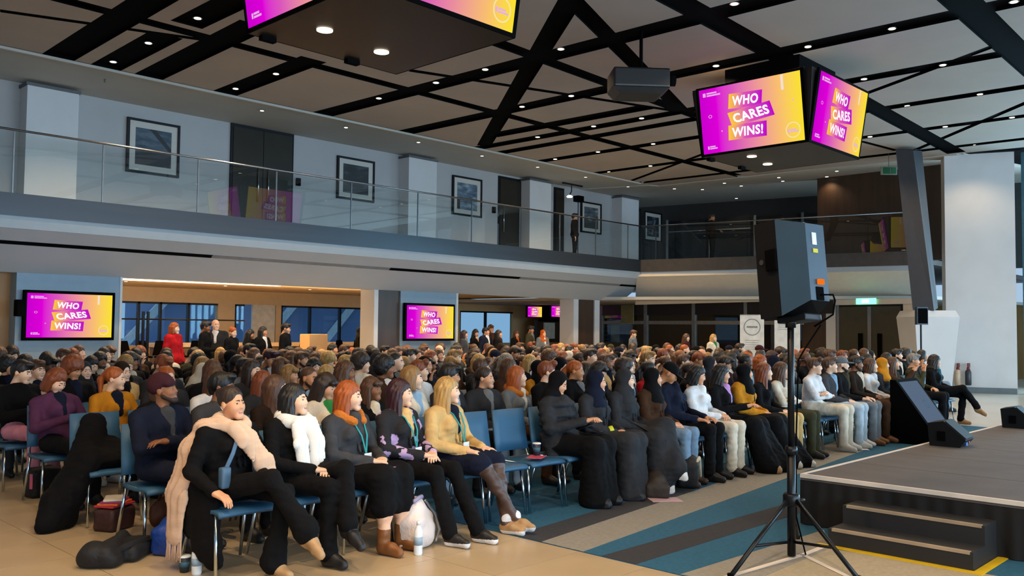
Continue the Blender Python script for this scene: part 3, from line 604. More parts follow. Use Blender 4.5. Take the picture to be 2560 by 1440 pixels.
# projector on a pole
pp = G(1603, 88, ZC); pz = DP(1600, 205, (pp-CAM).dot(fw)); pj = empty('projector', (pp.x, pp.y, pz.z)); tag(pj, 'black ceiling projector with glowing pink lens on a drop pole', 'projector')
pj.rotation_euler = (0, 0, math.radians(-42))
MB().rbox((-.52, -.32, -.17), (.42, .32, .15), .03).build('casing', mat('projector_black', '#121214', .4), pj)
MB().prism([(-.52, -.3, -.17), (.42, -.3, -.17), (.3, -.22, -.26), (-.4, -.22, -.26)], (0, .55, 0)).build('underside', mat('projector_grey', '#2c2b2a', .5), pj)
MB().tube([(.40, -.08, .0), (.56, -.08, .0)], .09, 16).build('lens_barrel', m_black, pj, True); MB().tube([(.555, -.08, 0), (.565, -.08, 0)], .05, 16).build('lens', emis('projector_lens', '#ffb0c0', 3.0), pj, True)
MB().tube([(0, 0, .15), (0, 0, ZC-pz.z+.075)], .03, 8).build('drop_pole', m_black, pj, True); MB().box((-.14, -.14, .15), (.14, .14, .2)).build('mount_plate', m_black, pj)
# ================================================================== STAGE
SU, SV, SZ = 7.19, 3.47, .43
m_deck = mat('stage_deck', '#57514d', .75, vary=.12, scale=3, bump=.15, bscale=150)
m_tape = mat('white_edge_tape', '#d8cfc4', .6, vary=.06)
m_skirt = mat('black_skirt', '#08080a', .8, vary=.2)
st = empty('stage', (SU, SV, 0)); tag(st, 'low black stage with dark grey deck and white taped edges', 'stage')
dm = MB().box((.004, -1.996, SZ-.05), (.996, -.004, SZ)).mesh('deck_panel', m_deck)
for i in range(15):
    for j in range(4): link('deck_panel', dm, st, (i*1.0, -j*2.0, 0))
MB().box((.03, -7.95, 0), (14.9, -.03, SZ-.055)).build('base_frame', m_black, st)
def skirt(P, Q, n):
    P = Vector(P); Q = Vector(Q); d = Q-P; nr = Vector((d.y, -d.x, 0)).normalized()
    mb = MB(); vs_ = []; N = n*6
    for i in range(N+1):
        t = i/N; w = .012*math.sin(i*math.pi/3)+.008*math.sin(i*.37)
        q = P+d*t
        vs_ += [q+Vector((0, 0, SZ-.052)), q+nr*(w*.6-.002)+Vector((0, 0, SZ*.5)), q+nr*w+Vector((0, 0, .012))]
    mb.add(vs_, [(3*i+a, 3*i+3+a, 3*i+4+a, 3*i+1+a) for i in range(N) for a in (0, 1)])
    return mb
skirt((.0, -8, 0), (.0, 0, 0), 60).build('skirt', m_skirt, st, True); skirt((0, 0.0, 0), (15, 0.0, 0), 90).build('skirt', m_skirt, st, True)
MB().box((-.004, -8, SZ-.03), (.03, 0, SZ+.002)).build('edge_tape', m_tape, st); MB().box((.03, -.035, SZ-.03), (15, .004, SZ+.002)).build('edge_tape', m_tape, st)
# steps
sp = empty('stage_steps', (6.64, 1.95, 0)); tag(sp, 'black two-tread steps with pale nosings and yellow floor tape at the stage', 'steps')
m_step = mat('step_black', '#1b1c1f', .7, vary=.12)
MB().box((0, 0, 0), (.56, 1.03, .135)).build('tread', m_step, sp); MB().box((.27, 0, .135), (.56, 1.03, .275)).build('tread', m_step, sp)
MB().box((-.004, .02, .118), (.03, 1.0, .139)).build('nosing', mat('nosing', '#a08f78', .5), sp); MB().box((.266, .02, .258), (.30, 1.0, .279)).build('nosing', MATS['nosing'], sp)
m_yel = mat('yellow_tape', '#d0ae08', .6)
MB().box((-.075, -.075, .008), (-.0, 1.1, .012)).build('floor_tape', m_yel, sp); MB().box((0, -.075, .008), (.6, -.005, .012)).build('floor_tape', m_yel, sp)
tag(MB().tube([G(2478, 1375, .02), G(2500, 1366, .02), G(2530, 1372, .02), G(2575, 1378, .02)], .014, 6).build('cable', mat('yellow_cable', '#a8c020', .5)), 'bright yellow cable on the floor beside the stage steps', 'cable')
for a, b, l in (((1700, 1476), (2010, 1386), 'white floor tape line running under the speaker stand'), ((2005, 1386), (2180, 1470), 'white floor tape line crossing towards the right foot of the stand'), ((2010, 1386), (2070, 1362), 'short white floor tape towards the steps')):
    A = G(*a, .010); Bq = G(*b, .010); d = (Bq-A).normalized(); n = Vector((-d.y, d.x, 0))*.022
    tag(MB().prism([A-n, Bq-n, Bq+n, A+n], (0, 0, .0015)).build('floor_tape', m_tape), l, 'tape')
# ---- loudspeaker on tripod in the foreground
sb = G(1979, 1396); m_std = mat('stand_black', '#16191d', .35, metal=.6)
sd = empty('speaker_stand', (sb.x, sb.y, 0)); tag(sd, 'black tripod speaker stand standing in front of the stage steps', 'stand')
DS = (sb-CAM).dot(fw); ZT = DP(1985, 792, DS).z
MB().tube([(0, 0, .02), (0, 0, .78)], .03, 14).build('lower_pole', m_std, sd, True); MB().tube([(0, 0, .74), (0, 0, ZT)], .024, 14).build('upper_pole', m_std, sd, True)
hubz = DP(1980, 1250, DS).z
MB().lathe([(.05, -.045), (.06, -.03), (.06, .03), (.05, .045)], (0, 0, hubz), 16).build('collar', m_std, sd, True); MB().lathe([(.04, -.03), (.045, 0), (.04, .03)], (0, 0, .78), 16).build('clamp', m_std, sd, True)
lf = [G(1826, 1446), G(2146, 1452), G(2000, 1330)]
for f in lf:
    d = Vector((f.x-sb.x, f.y-sb.y, 0)).normalized(); e = Vector((f.x-sb.x, f.y-sb.y, .012)) if f is not lf[2] else d*.62+Vector((0, 0, .012))
    MB().tube([d*.055+Vector((0, 0, hubz)), e], .016, 8).build('leg', m_std, sd, True)
    m_ = d*.055+Vector((0, 0, hubz)); mid = m_+(e-m_)*.62
    MB().tube([Vector((0, 0, .12)), mid], .011, 6).build('brace', m_std, sd, True); MB().lathe([(.02, -.01), (.022, .02)], e, 8).build('foot', m_black, sd)
MB().tube([(.055, -.03, hubz-.01), (.1, -.05, hubz-.01)], .014, 8).build('knob', m_std, sd, True)
ls = empty('loudspeaker', (sb.x, sb.y, ZT-.02)); tag(ls, 'large black loudspeaker seen from behind, tilted on the tripod stand', 'speaker')
m_cab = mat('cabinet_black', '#08080a', .65, vary=.15, bump=.1, bscale=180, spec=.25); m_bk = mat('cabinet_back_daylit', '#1b3a4e', .45, vary=.12)  # window daylight is tinted into the blue of the black cabinet's back
ls.rotation_euler = (0, 0, math.radians(-14))
RT = Matrix.Translation((.045, -.03, 0)) @ Matrix.Rotation(math.radians(-7), 4, 'X') @ Matrix.Rotation(math.radians(2), 4, 'Y')
# plan: front (towards +Y, audience) wide, back chamfered; side profile cut off below at the rear
prof = [(-.17, .2), (.18, .2), (.18, -.04), (.14, -.18), (-.06, -.18), (-.17, -.0)]
zb_, zt_ = .02, .74
v0 = [RT @ Vector((x, y, zb_+(max(0, (-y-.0))*.55))) for x, y in prof]; v1 = [RT @ Vector((x, y, zt_-(max(0, -y))*.30)) for x, y in prof]
MB().add(v0+v1, [tuple(range(6))[::-1], tuple(range(6, 12)), (0, 1, 7, 6), (1, 2, 8, 7), (5, 0, 6, 11)]).build('cabinet', m_cab, ls)
MB().add([q*1.0 for q in v0]+v1, [(2, 3, 9, 8), (3, 4, 10, 9), (4, 5, 11, 10)]).build('back_panel', m_bk, ls)
MB().rbox((-.16, .2, .05), (.17, .216, .71), .01, 0, RT).build('grille', mat('grille', '#0b0b0c', .7), ls)
MB().rbox((-.195, -.0, .36), (-.165, .1, .52), .01, 0, RT).build('handle', m_black, ls)
MB().tube([RT @ Vector((-.165, .15, .44)), RT @ Vector((-.178, .15, .44))], .02, 10).build('badge', mat('badge_grey', '#3a3a3c', .5), ls)
MB().box((-.0, -.186, .53), (.045, -.178, .62), 0, RT).build('white_label', mat('label_white', '#c9d8e6', .6), ls); MB().box((.0, -.187, .47), (.05, -.179, .50), 0, RT).build('yellow_label', mat('label_yellow', '#b8b030', .6), ls)
MB().rbox((.02, -.205, .235), (.075, -.178, .275), .006, 0, RT).build('orange_connector', emis('orange_led', '#ff7a1c', .9), ls); MB().rbox((.0, -.186, .12), (.08, -.179, .22), .004, 0, RT).build('input_plate', m_black, ls)  # orange connector drawn in a self-glowing colour
MB().tube([RT @ Vector(q) for q in ((.04, -.19, .16), (.12, -.23, .16), (.15, -.22, .12), (.14, -.2, .02), (.05, -.1, -.06))], .007, 6).build('cable', m_black, ls, True)
MB().rbox((-.09, -.14, -.02), (.09, .12, .03), .01, 0, RT).build('pole_bracket', m_std, ls); MB().tube([(0, 0, -.06), (0, 0, .04)], .038, 12).build('pole_cup', m_std, ls, True)
tag(MB().tube([DP(2052, 812, DS), DP(2012, 872, DS), DP(1996, 900, DS), (sb.x+.035, sb.y-.02, .8), (sb.x+.035, sb.y-.02, .3), (sb.x+.1, sb.y-.06, .02)], .006, 6).build('speaker_cable', m_black), 'thin black cable hanging down the speaker stand pole', 'cable')
# ---- second speaker far away by the plinth
fp = DP(2304, 985, 21.0); fs_ = empty('speaker_stand', (fp.x, fp.y, 0)); tag(fs_, 'thin far speaker stand in front of the white plinth', 'stand')
MB().tube([(0, 0, 0.02), (0, 0, 1.85)], .022, 8).build('pole', m_std, fs_)
for k in range(3):
    a = 2*math.pi*k/3+.4; MB().tube([(0, 0, .5), (.45*math.cos(a), .45*math.sin(a), .012)], .012, 6).build('leg', m_std, fs_)
f2 = empty('loudspeaker', (fp.x, fp.y, 1.83)); tag(f2, 'small dark loudspeaker on the far stand by the white plinth', 'speaker'); f2.rotation_euler = (0, 0, math.atan2(rt.y, rt.x))
MB().prism([(-.13, -.1, 0), (.13, -.1, 0), (.08, .14, 0), (-.08, .14, 0)], (0, .0, .42)).build('cabinet', m_bk, f2); MB().box((-.11, -.115, .03), (.11, -.1, .39)).build('grille', m_black, f2)
# ---- confidence monitor wedge on the carpet
cw = G(2226, 1107); mw = empty('floor_monitor_screen', (cw.x, cw.y, .006)); tag(mw, 'black wedge cabinet with grey slanted screen on the carpet before the audience', 'monitor')
Wd, Hh = .86, .93
sidep = [(0, 0), (-.62, 0), (-.60, .2), (-.08, Hh), (0, Hh)]
MB().prism([(0, y, z) for y, z in sidep], (Wd, 0, 0)).build('cabinet', m_black, mw)
nn = Vector((0, -(Hh-.2), -.52)).normalized(); nn = Vector((0, -.815, .58))
def sl(x, t, o=0): a = Vector((x, -.60, .2)); b = Vector((x, -.08, Hh)); return a+(b-a)*t+nn*o
MB().add([sl(.06, .02, .004), sl(Wd-.06, .02, .004), sl(Wd-.06, .95, .004), sl(.06, .95, .004)], [(0, 1, 2, 3)]).build('screen', emis('monitor_screen_grey', '#5d6f86', .9), mw)
rg = annulus(.06, .075); rg.v = [tuple(sl(.5, .5, .006)+Vector((x, 0, 0))+(Vector((0, .52, .73)).normalized()*z)) for x, y, z in rg.v]; rg.build('screen_logo', emis('monitor_logo', '#3f6a86', .9), mw)
# ---- stage wedge speakers
def wedge(p, lab):
    t = empty('stage_monitor', (p.x, p.y, SZ)); tag(t, lab, 'speaker', 'wedge speakers along the stage edge'); t.rotation_euler = (0, 0, math.radians(4))
    MB().prism([(0, 0, 0), (0, -.30, 0), (0, -.36, .08), (0, -.14, .27), (0, .02, .24)], (.36, 0, 0)).build('cabinet', m_cab, t)
    MB().prism([(.02, -.352, .09), (.02, -.152, .263), (.02, -.158, .272), (.02, -.36, .098)], (.32, 0, 0)).build('grille', mat('grille', '#0b0b0c', .7), t)
    MB().box((-.012, -.16, .06), (0, -.08, .16)).build('handle', m_black, t)
    MB().box((.12, -.335, .012), (.2, -.318, .07)).build('connector_plate', mat('blue_plate', '#2a4a8a', .5), t); MB().tube([(.24, -.34, .05), (.24, -.30, .05)], .02, 8).build('red_connector', mat('red_plug', '#b02a30', .5), t)
q1 = G(2268, 1108, SZ); wedge(Vector((q1.x, SV-.1, 0)), 'black wedge speaker on the stage edge in front of the grey slanted screen')
q2 = G(2420, 1062, SZ); wedge(Vector((q2.x, SV-.12, 0)), 'black wedge speaker further along the stage edge, near the white wall')
# ---- fire extinguishers on the right wall
for k, (x, c, l) in enumerate(((2394, '#b9a48a', 'pale fire extinguisher hung on the white wall, left of two'), (2420, '#23262b', 'dark fire extinguisher hung on the white wall, right of two'))):
    p = on_line(x, 935, R0, R1)-Vector((.15, .05, 0)); t = empty('fire_extinguisher', (p.x, p.y, p.z-.3)); tag(t, l, 'extinguisher', 'fire extinguishers on the white wall'); t.scale = (.72,)*3
    MB().lathe([(.09, 0), (.11, .03), (.11, .5), (.07, .58), (.03, .6)], n=14).build('cylinder', mat('ext_'+c, c, .4), t, True); MB().lathe([(.05, .6), (.06, .66), (.02, .7)], n=10).build('valve', mat('ext_red', '#7a1d20', .4), t)
    MB().tube([(.05, 0, .65), (.13, -.02, .6), (.12, -.04, .3)], .014, 6).build('hose', m_black, t); MB().box((-.12, -.04, .68), (.12, .0, .84)).build('sign', mat('ext_sign', '#6a2428', .5), t)
# ---- far ground floor: green tables, roll-up banners
for k, (x, y, l) in enumerate(((1655, 850, 'table with olive green cloth in front of the far glazing'), (1590, 862, 'table with green cloth left of the olive one'), (1885, 872, 'table with bright green cloth below the round-logo banner'))):
    p = DP(x, 870, (27, 26, 26.6)[k]); t = empty('side_table', (p.x, p.y, 0)); tag(t, l, 'table', 'tables by the far glazing'); t.rotation_euler = (0, 0, math.atan2(ld.y, ld.x))
    MB().rbox((-.9, -.35, .72), (.9, .35, .76), .01).build('tabletop', mat('table_white', '#b8b8b0', .5), t)
    MB().box((-.91, -.36, .2), (.91, -.35, .77)).build('table_cloth', mat('cloth_%d' % k, ['#6a6a2a', '#3f8a3a', '#2f9a3f'][k], .8), t); MB().box((-.91, -.36, .765), (.91, .36, .775)).build('table_cloth', MATS['cloth_%d' % k], t)
    for sx in (-.85, .85):
        for sy in (-.3, .3): MB().tube([(sx, sy, 0), (sx, sy, .72)], .02, 6).build('leg', m_steel, t)
for k, (xa, xb, yt, l) in enumerate(((1850, 1910, 787, 'white roll-up banner with round outline logo'), (1936, 2000, 788, 'white roll-up banner with red and green mark behind the speaker pole'))):
    dep = 24.5; a = DP(xa, yt, dep); b = DP(xb, yt, dep); w = (b-a).length
    t = empty('roll_up_banner', ((a.x+b.x)/2, (a.y+b.y)/2, 0)); tag(t, l, 'banner', 'roll-up banners by the doors'); t.rotation_euler = (0, 0, math.atan2(rt.y, rt.x))
    MB().box((-w/2, -.006, .06), (w/2, .006, a.z)).build('printed_sheet', mat('banner_white', '#c9c6bd', .7), t); MB().rbox((-w/2, -.06, 0), (w/2, .06, .07), .01).build('base', m_steel, t); MB().tube([(-w/2, 0, a.z), (w/2, 0, a.z)], .012, 6).build('top_bar', m_steel, t)
    if k == 0:
        rg = annulus(.21, .235); rg.v = [(x, -.009, z+a.z-.34) for x, y, z in rg.v]; rg.build('round_logo', mat('banner_grey_ink', '#77776f', .7), t); MB().box((-.15, -.01, a.z-.36), (.15, -.007, a.z-.31)).build('logo_word', MATS['banner_grey_ink'], t)
        for j in range(5): MB().box((-.2, -.009, a.z-.72-.06*j), (.2-.03*(j % 2), -.007, a.z-.70-.06*j)).build('text_line', mat('banner_text', '#9b9a90', .7), t)
    else:
        MB().prism([(-.27, -.009, a.z-.22), (-.19, -.009, a.z-.2), (-.2, -.009, a.z-.08), (-.27, -.009, a.z-.06)], (0, .002, 0)).build('red_mark', mat('banner_red', '#b0343c', .7), t); MB().prism([(-.18, -.009, a.z-.2), (-.13, -.009, a.z-.18), (-.13, -.009, a.z-.1), (-.18, -.009, a.z-.08)], (0, .002, 0)).build('green_mark', mat('banner_green', '#2f8a70', .7), t)
        for j in range(6): MB().box((-.1 if j < 3 else -.25, -.009, a.z-.1-.06*j), (.2, -.007, a.z-.08-.06*j)).build('text_line', mat('banner_text', '#9b9a90', .7), t)
        MB().box((-w/2, -.009, .5), (w/2, -.007, .85)).build('pink_panel', mat('banner_pink', '#9a5a70', .7), t)
p = lw(1572, 775); tag(lq(1558, 1588, 1.9, 2.62, -.12, .06).build('hanging_sign', mat('olive_sign', '#7f7b50', .7)), 'olive sign fixed over the dark header of the far glazing', 'sign')
# floodlight on balcony
p = V(1424, 492, VW-1.0); t = empty('floodlight', p); tag(t, 'bright lamp on a dark bracket by the person on the balcony', 'lamp')
MB().lathe([(.09, -.02), (.1, .02), (.05, .05)], n=14).build('lamp_head', emis('flood_lens', '#fff0d8', 4), t); MB().tube([(0, 0, .05), (.1, 0, .2), (.1, 0, .42)], .02, 6).build('bracket', m_darkmetal, t); MB().box((-.35, -.03, .4), (.65, .03, .45)).build('cross_bar', m_darkmetal, t); MB().rbox((.32, -.12, -.12), (.62, .12, .08), .02).build('camera_box', m_black, t)
MB().tube([(.45, 0, -.1), (.45, 0, ZF1-.12-p.z)], .018, 6).build('stand_pole', m_darkmetal, t)
# ================================================================== PEOPLE: signed-distance bodies meshed with surface nets
def A3(p): return np.array(p, dtype=np.float32)
class Sdf:
    """list of blended primitives; every primitive carries a material slot"""
    def __init__(s): s.p = []
    def cone(s, a, b, r1, r2, m=0, k=.03, op='u', sc=None): s.p.append(('c', A3(a), A3(b), r1, r2, m, k, op, sc)); return s
    def ell(s, c, r, m=0, k=.03, op='u', R=None): s.p.append(('e', A3(c), A3(r), R, None, m, k, op, None)); return s
    def box(s, c, h, rr, m=0, k=.02, op='u', R=None): s.p.append(('b', A3(c), A3(h), rr, R, m, k, op, None)); return s
    def prim(s, q, P):
        if q[0] == 'c':
            a, b, r1, r2 = q[1:5]; sc = q[8]
            if sc is not None: S = A3(sc); P = P/S; a = a/S; b = b/S
            ba = b-a; pa = P-a; t = np.clip((pa @ ba)/max(float(ba @ ba), 1e-9), 0, 1)
            d = np.linalg.norm(pa-t[:, None]*ba, axis=1)-(r1+(r2-r1)*t)
            return d*min(sc) if sc is not None else d
        if q[0] == 'e':
            X = P-q[1]
            if q[3] is not None: X = X @ q[3]
            k0 = np.linalg.norm(X/q[2], axis=1); k1 = np.linalg.norm(X/(q[2]*q[2]), axis=1)
            return k0*(k0-1)/np.maximum(k1, 1e-6)
        X = P-q[1]
        if q[4] is not None: X = X @ q[4]
        D = np.abs(X)-(q[2]-q[3]); return np.linalg.norm(np.maximum(D, 0), axis=1)+np.minimum(D.max(axis=1), 0)-q[3]
    def __call__(s, P, rip=None):
        d = None
        for q in s.p:
            e = self_d = s.prim(q, P); k = q[6]
            if d is None: d = e; continue
            if q[7] == 'u':
                h = np.maximum(k-np.abs(d-e), 0)/k; d = np.minimum(d, e)-h*h*k*.25
            else:
                e = -e; h = np.maximum(k-np.abs(d-e), 0)/k; d = np.maximum(d, e)+h*h*k*.25
        if rip is not None: d = d+rip(P)
        return d
    def slots(s, P):
        best = np.full(len(P), 9e9, np.float32); lab = np.zeros(len(P), np.int32)
        for q in s.p:
            if q[7] != 'u' or q[5] is None: continue
            e = s.prim(q, P); w = e < best; best[w] = e[w]; lab[w] = q[5]
        return lab
    def bounds(s):
        lo = np.full(3, 9e9); hi = -lo
        for q in s.p:
            if q[7] != 'u': continue
            if q[0] == 'c':
                r = max(q[3], q[4])*(max(q[8]) if q[8] is not None else 1); a = np.minimum(q[1], q[2])-r; b = np.maximum(q[1], q[2])+r
            else:
                r = q[2] if (q[3] is None or q[0] == 'b') and not (q[0] == 'b' and q[4] is not None) else np.full(3, float(np.linalg.norm(q[2]))); a = q[1]-r; b = q[1]+r
            lo = np.minimum(lo, a); hi = np.maximum(hi, b)
        return lo, hi
def nets(S, h, rip=None, floor=None, pad=.02):
    lo, hi = S.bounds(); lo = lo-pad-h; hi = hi+pad+h; B = 4
    n = (np.ceil((hi-lo)/(h*B))).astype(int); N = n*B
    ax = [lo[i]+h*B*(np.arange(n[i])+.5) for i in range(3)]
    Pc = np.stack(np.meshgrid(*ax, indexing='ij'), -1).reshape(-1, 3).astype(np.float32)
    dc = S(Pc).reshape(n)
    near = np.abs(dc) < h*B*1.15+.012
    F = np.repeat(np.repeat(np.repeat(dc, B, 0), B, 1), B, 2); nf = np.repeat(np.repeat(np.repeat(near, B, 0), B, 1), B, 2)
    idx = np.argwhere(nf); Pf = (lo+h*(idx+.5)).astype(np.float32)
    v = S(Pf, rip)
    if floor is not None: v = np.maximum(v, floor-Pf[:, 2])
    F[nf] = v
    s = F < 0
    cs = [s[i:N[0]-1+i, j:N[1]-1+j, k:N[2]-1+k] for i in (0, 1) for j in (0, 1) for k in (0, 1)]
    cnt = sum(c.astype(np.int8) for c in cs); act = (cnt > 0) & (cnt < 8)
    ci = np.argwhere(act); vid = np.full(act.shape, -1, np.int64); vid[act] = np.arange(len(ci))
    off = np.array([(i, j, k) for i in (0, 1) for j in (0, 1) for k in (0, 1)])
    fv = np.stack([F[ci[:, 0]+o[0], ci[:, 1]+o[1], ci[:, 2]+o[2]] for o in off], 1)
    acc = np.zeros((len(ci), 3)); c = np.zeros(len(ci))
    for a in range(8):
        for b in range(a+1, 8):
            if np.abs(off[a]-off[b]).sum() != 1: continue
            cr_ = (fv[:, a] < 0) != (fv[:, b] < 0); t = np.where(cr_, fv[:, a]/np.where(cr_, fv[:, a]-fv[:, b], 1), 0)
            acc += np.where(cr_[:, None], off[a]+t[:, None]*(off[b]-off[a]), 0); c += cr_
    vert = lo+h*(ci+.5+acc/np.maximum(c, 1)[:, None])
    quads = []
    for axn in range(3):
        u, w = (axn+1) % 3, (axn+2) % 3
        sl0 = [slice(None)]*3; sl1 = [slice(None)]*3; sl0[axn] = slice(0, -1); sl1[axn] = slice(1, None)
        d = s[tuple(sl0)] != s[tuple(sl1)]
        e = np.argwhere(d); e = e[(e[:, u] > 0) & (e[:, w] > 0) & (e[:, u] < N[u]-1) & (e[:, w] < N[w]-1)]
        if not len(e): continue
        def cell(du, dw):
            q = e.copy(); q[:, u] -= du; q[:, w] -= dw; return vid[q[:, 0], q[:, 1], q[:, 2]]
        Q = np.stack([cell(1, 1), cell(0, 1), cell(0, 0), cell(1, 0)], 1)
        flip = ~s[e[:, 0], e[:, 1], e[:, 2]]; Q[flip] = Q[flip][:, ::-1]; quads.append(Q)
    Q = np.concatenate(quads); Q = Q[(Q >= 0).all(1)]
    lab = S.slots(vert[Q].mean(1).astype(np.float32)); vl = S.slots(vert.astype(np.float32))[Q]
    mix = (vl != vl[:, :1]).any(1)
    if mix.any():       # finer faces along the seams between skin and cloth
        n_ = 3; A, B_, Cc, Dd = [vert[Q[mix][:, i]] for i in range(4)]; g = np.linspace(0, 1, n_+1)
        bil = lambda u, w: A*(1-u)*(1-w)+B_*u*(1-w)+Cc*u*w+Dd*(1-u)*w
        pts = np.stack([bil(u, w) for u in g for w in g], 1); k = len(vert); m_ = len(A)
        q4 = np.array([(i*(n_+1)+j, (i+1)*(n_+1)+j, (i+1)*(n_+1)+j+1, i*(n_+1)+j+1) for i in range(n_) for j in range(n_)])
        NQ = (k+np.arange(m_)[:, None, None]*(n_+1)**2+q4[None]).reshape(-1, 4)
        allv = np.concatenate([vert, pts.reshape(-1, 3)])
        key = np.round(allv*2e4).astype(np.int64); key = key[:, 0]*4000037+key[:, 1]*2003+key[:, 2]*900007
        _, first, inv = np.unique(key, return_index=True, return_inverse=True)
        NQ = inv[NQ]; Q = inv[Q[~mix]]; vert = allv[first]
        nl = S.slots(vert[NQ].mean(1).astype(np.float32))
        return vert, np.concatenate([Q, NQ]), np.concatenate([lab[~mix], nl])
    return vert, Q, lab
def xf(part, R, t):
    v, q, m = part; return (v @ np.asarray(R).T+np.asarray(t), q, m)
def mirror(part):
    v, q, m = part; v = v.copy(); v[:, 0] *= -1; return (v, q[:, ::-1], m)
def remap(part, d):
    v, q, m = part; m2 = m.copy()
    for a, b in d.items(): m2[m == a] = b
    return (v, q, m2)
def to_mesh(name, parts, mats):
    vs_, qs, ms = [], [], []; n = 0
    for v, q, m in parts: vs_.append(v); qs.append(q+n); ms.append(m); n += len(v)
    v = np.concatenate(vs_).astype(np.float32); q = np.concatenate(qs).astype(np.int32); m = np.concatenate(ms).astype(np.int32)
    me = bpy.data.meshes.new(name); me.vertices.add(len(v)); me.vertices.foreach_set('co', v.ravel())
    me.loops.add(q.size); me.loops.foreach_set('vertex_index', q.ravel()); me.polygons.add(len(q))
    me.polygons.foreach_set('loop_start', np.arange(0, q.size, 4, dtype=np.int32)); me.polygons.foreach_set('loop_total', np.full(len(q), 4, np.int32))
    for x in mats: me.materials.append(x)
    me.polygons.foreach_set('material_index', m); me.polygons.foreach_set('use_smooth', np.ones(len(q), bool)); me.update(calc_edges=True); return me
def RX(a): c, s = math.cos(a), math.sin(a); return np.array([[1, 0, 0], [0, c, -s], [0, s, c]])
def RY(a): c, s = math.cos(a), math.sin(a); return np.array([[c, 0, s], [0, 1, 0], [-s, 0, c]])
def RZ(a): c, s = math.cos(a), math.sin(a); return np.array([[c, -s, 0], [s, c, 0], [0, 0, 1]])
D2R = math.pi/180
# material slots of every body: 0 skin 1 top 2 bottom 3 shoe 4 lip 5 eye 6 brow 7 inner 8 sole/sock
SKIN, TOP, BOT, SHOE, LIP, EYE, BROW, INNER, SOCK, LEG, EYEW = range(11)
# ---- head (facing -Y, origin mid-skull, chin at -.112, crown at .122)
def head_sdf(male=False, beard=False):
    S = Sdf(); w = 1.05 if male else 1.0
    S.ell((0, .018, .036), (.072*w, .092, .084), SKIN, .02)
    S.ell((0, -.03, -.032), (.058*w, .06, .074), SKIN, .035)
    for sx in (-1, 1): S.ell((sx*.034, -.05, -.026), (.026, .03, .03), SKIN, .03)
    S.cone((-.017*w, -.072, -.094), (.017*w, -.072, -.094), .02, .02, BROW if beard else SKIN, .03)
    if beard:
        for sx in (-1, 1): S.cone((sx*.062, -.01, -.05), (sx*.03, -.062, -.088), .012, .016, BROW, .02)
    for sx in (-1, 1): S.ell((sx*.03, -.092, .004), (.017, .014, .011), None, .012, 's')
    for sx in (-1, 1):
        S.cone((sx*.017, -.0815, .0125), (sx*.041, -.076, .0115), .0055, .0045, SKIN, .006); S.cone((sx*.019, -.079, -.0075), (sx*.04, -.0745, -.007), .005, .0045, SKIN, .006)
        S.cone((sx*.014, -.0885, .0235), (sx*.044, -.0785, .0245), .0046 if male else .0034, .003, BROW, .005)
    S.cone((0, -.082, .012), (0, -.0965, -.024), .0072, .0105, SKIN, .014); S.ell((.0085, -.089, -.028), (.007, .008, .006), SKIN, .008); S.ell((-.0085, -.089, -.028), (.007, .008, .006), SKIN, .008)
    S.cone((-.015, -.0795, -.0565), (.015, -.0795, -.0565), .0052, .0052, LIP, .008); S.cone((-.011, -.0795, -.063), (.011, -.0795, -.063), .0055, .0055, LIP, .008)
    for sx in (-1, 1): S.ell((sx*.073*w, .014, -.008), (.009, .019, .03), SKIN, .008)
    S.cone((0, .022, -.06), (0, .045, -.17), .046*w, .052*w, SKIN, .03)
    return S
HEADS = {}
def head(kind, h):
    if (kind, h) not in HEADS:
        v, q, m = nets(head_sdf(kind != 'f', kind == 'b'), h, pad=.01)
        for sx in (-1, 1):      # eyeballs with a dark iris
            th = np.linspace(.45, math.pi-.45, 7); ph = np.linspace(0, 2*math.pi, 17)[:-1]
            P = np.array([(math.sin(a)*math.sin(b), -math.sin(a)*math.cos(b), math.cos(a)) for a in th for b in ph])
            Q = np.array([(i*16+j, (i+1)*16+j, (i+1)*16+(j+1) % 16, i*16+(j+1) % 16) for i in range(6) for j in range(16)])
            c = P[Q].mean(1); c /= np.linalg.norm(c, axis=1)[:, None]
            q = np.concatenate([q, Q+len(v)]); v = np.concatenate([v, P*.0112+np.array([sx*.030, -.0722, .0025])]); m = np.concatenate([m, np.where(c[:, 1] < -.78, EYE, EYEW)])
        HEADS[(kind, h)] = (v, q, m)
    return HEADS[(kind, h)]
# ---- hands: right hand, wrist at origin, fingers along -Y, palm down, thumb towards +X
def hand_sdf(curl):
    S = Sdf(); S.cone((0, .02, 0), (0, -.02, 0), .024, .026, 0, .02, sc=(1.1, 1, .85)); S.box((0, -.052, 0), (.038, .042, .014), .013, 0, .02)
    for x, l in ((-.029, .058), (-.0095, .072), (.0105, .078), (.03, .070)):
        a = np.array([x, -.088, 0.0]); c1 = curl*.6; b = a+np.array([0, -math.cos(c1), -math.sin(c1)])*l*.52; c2 = curl*1.5; c = b+np.array([0, -math.cos(c2), -math.sin(c2)])*l*.5
        S.cone(a, b, .0098, .0088, 0, .006); S.cone(b, c, .0088, .0072, 0, .004)
    a = np.array([.034, -.03, -.004]); b = a+np.array([.028, -.034, -.008]); c = b+np.array([.006, -.032, -.008-.014*curl]); S.cone(a, b, .014, .0115, 0, .012); S.cone(b, c, .0112, .0085, 0, .005)
    return S
HANDS = {}
def hand(curl, h):
    if (curl, h) not in HEADS: HEADS[(curl, h)] = nets(hand_sdf(curl), h, pad=.008)
    return HEADS[(curl, h)]
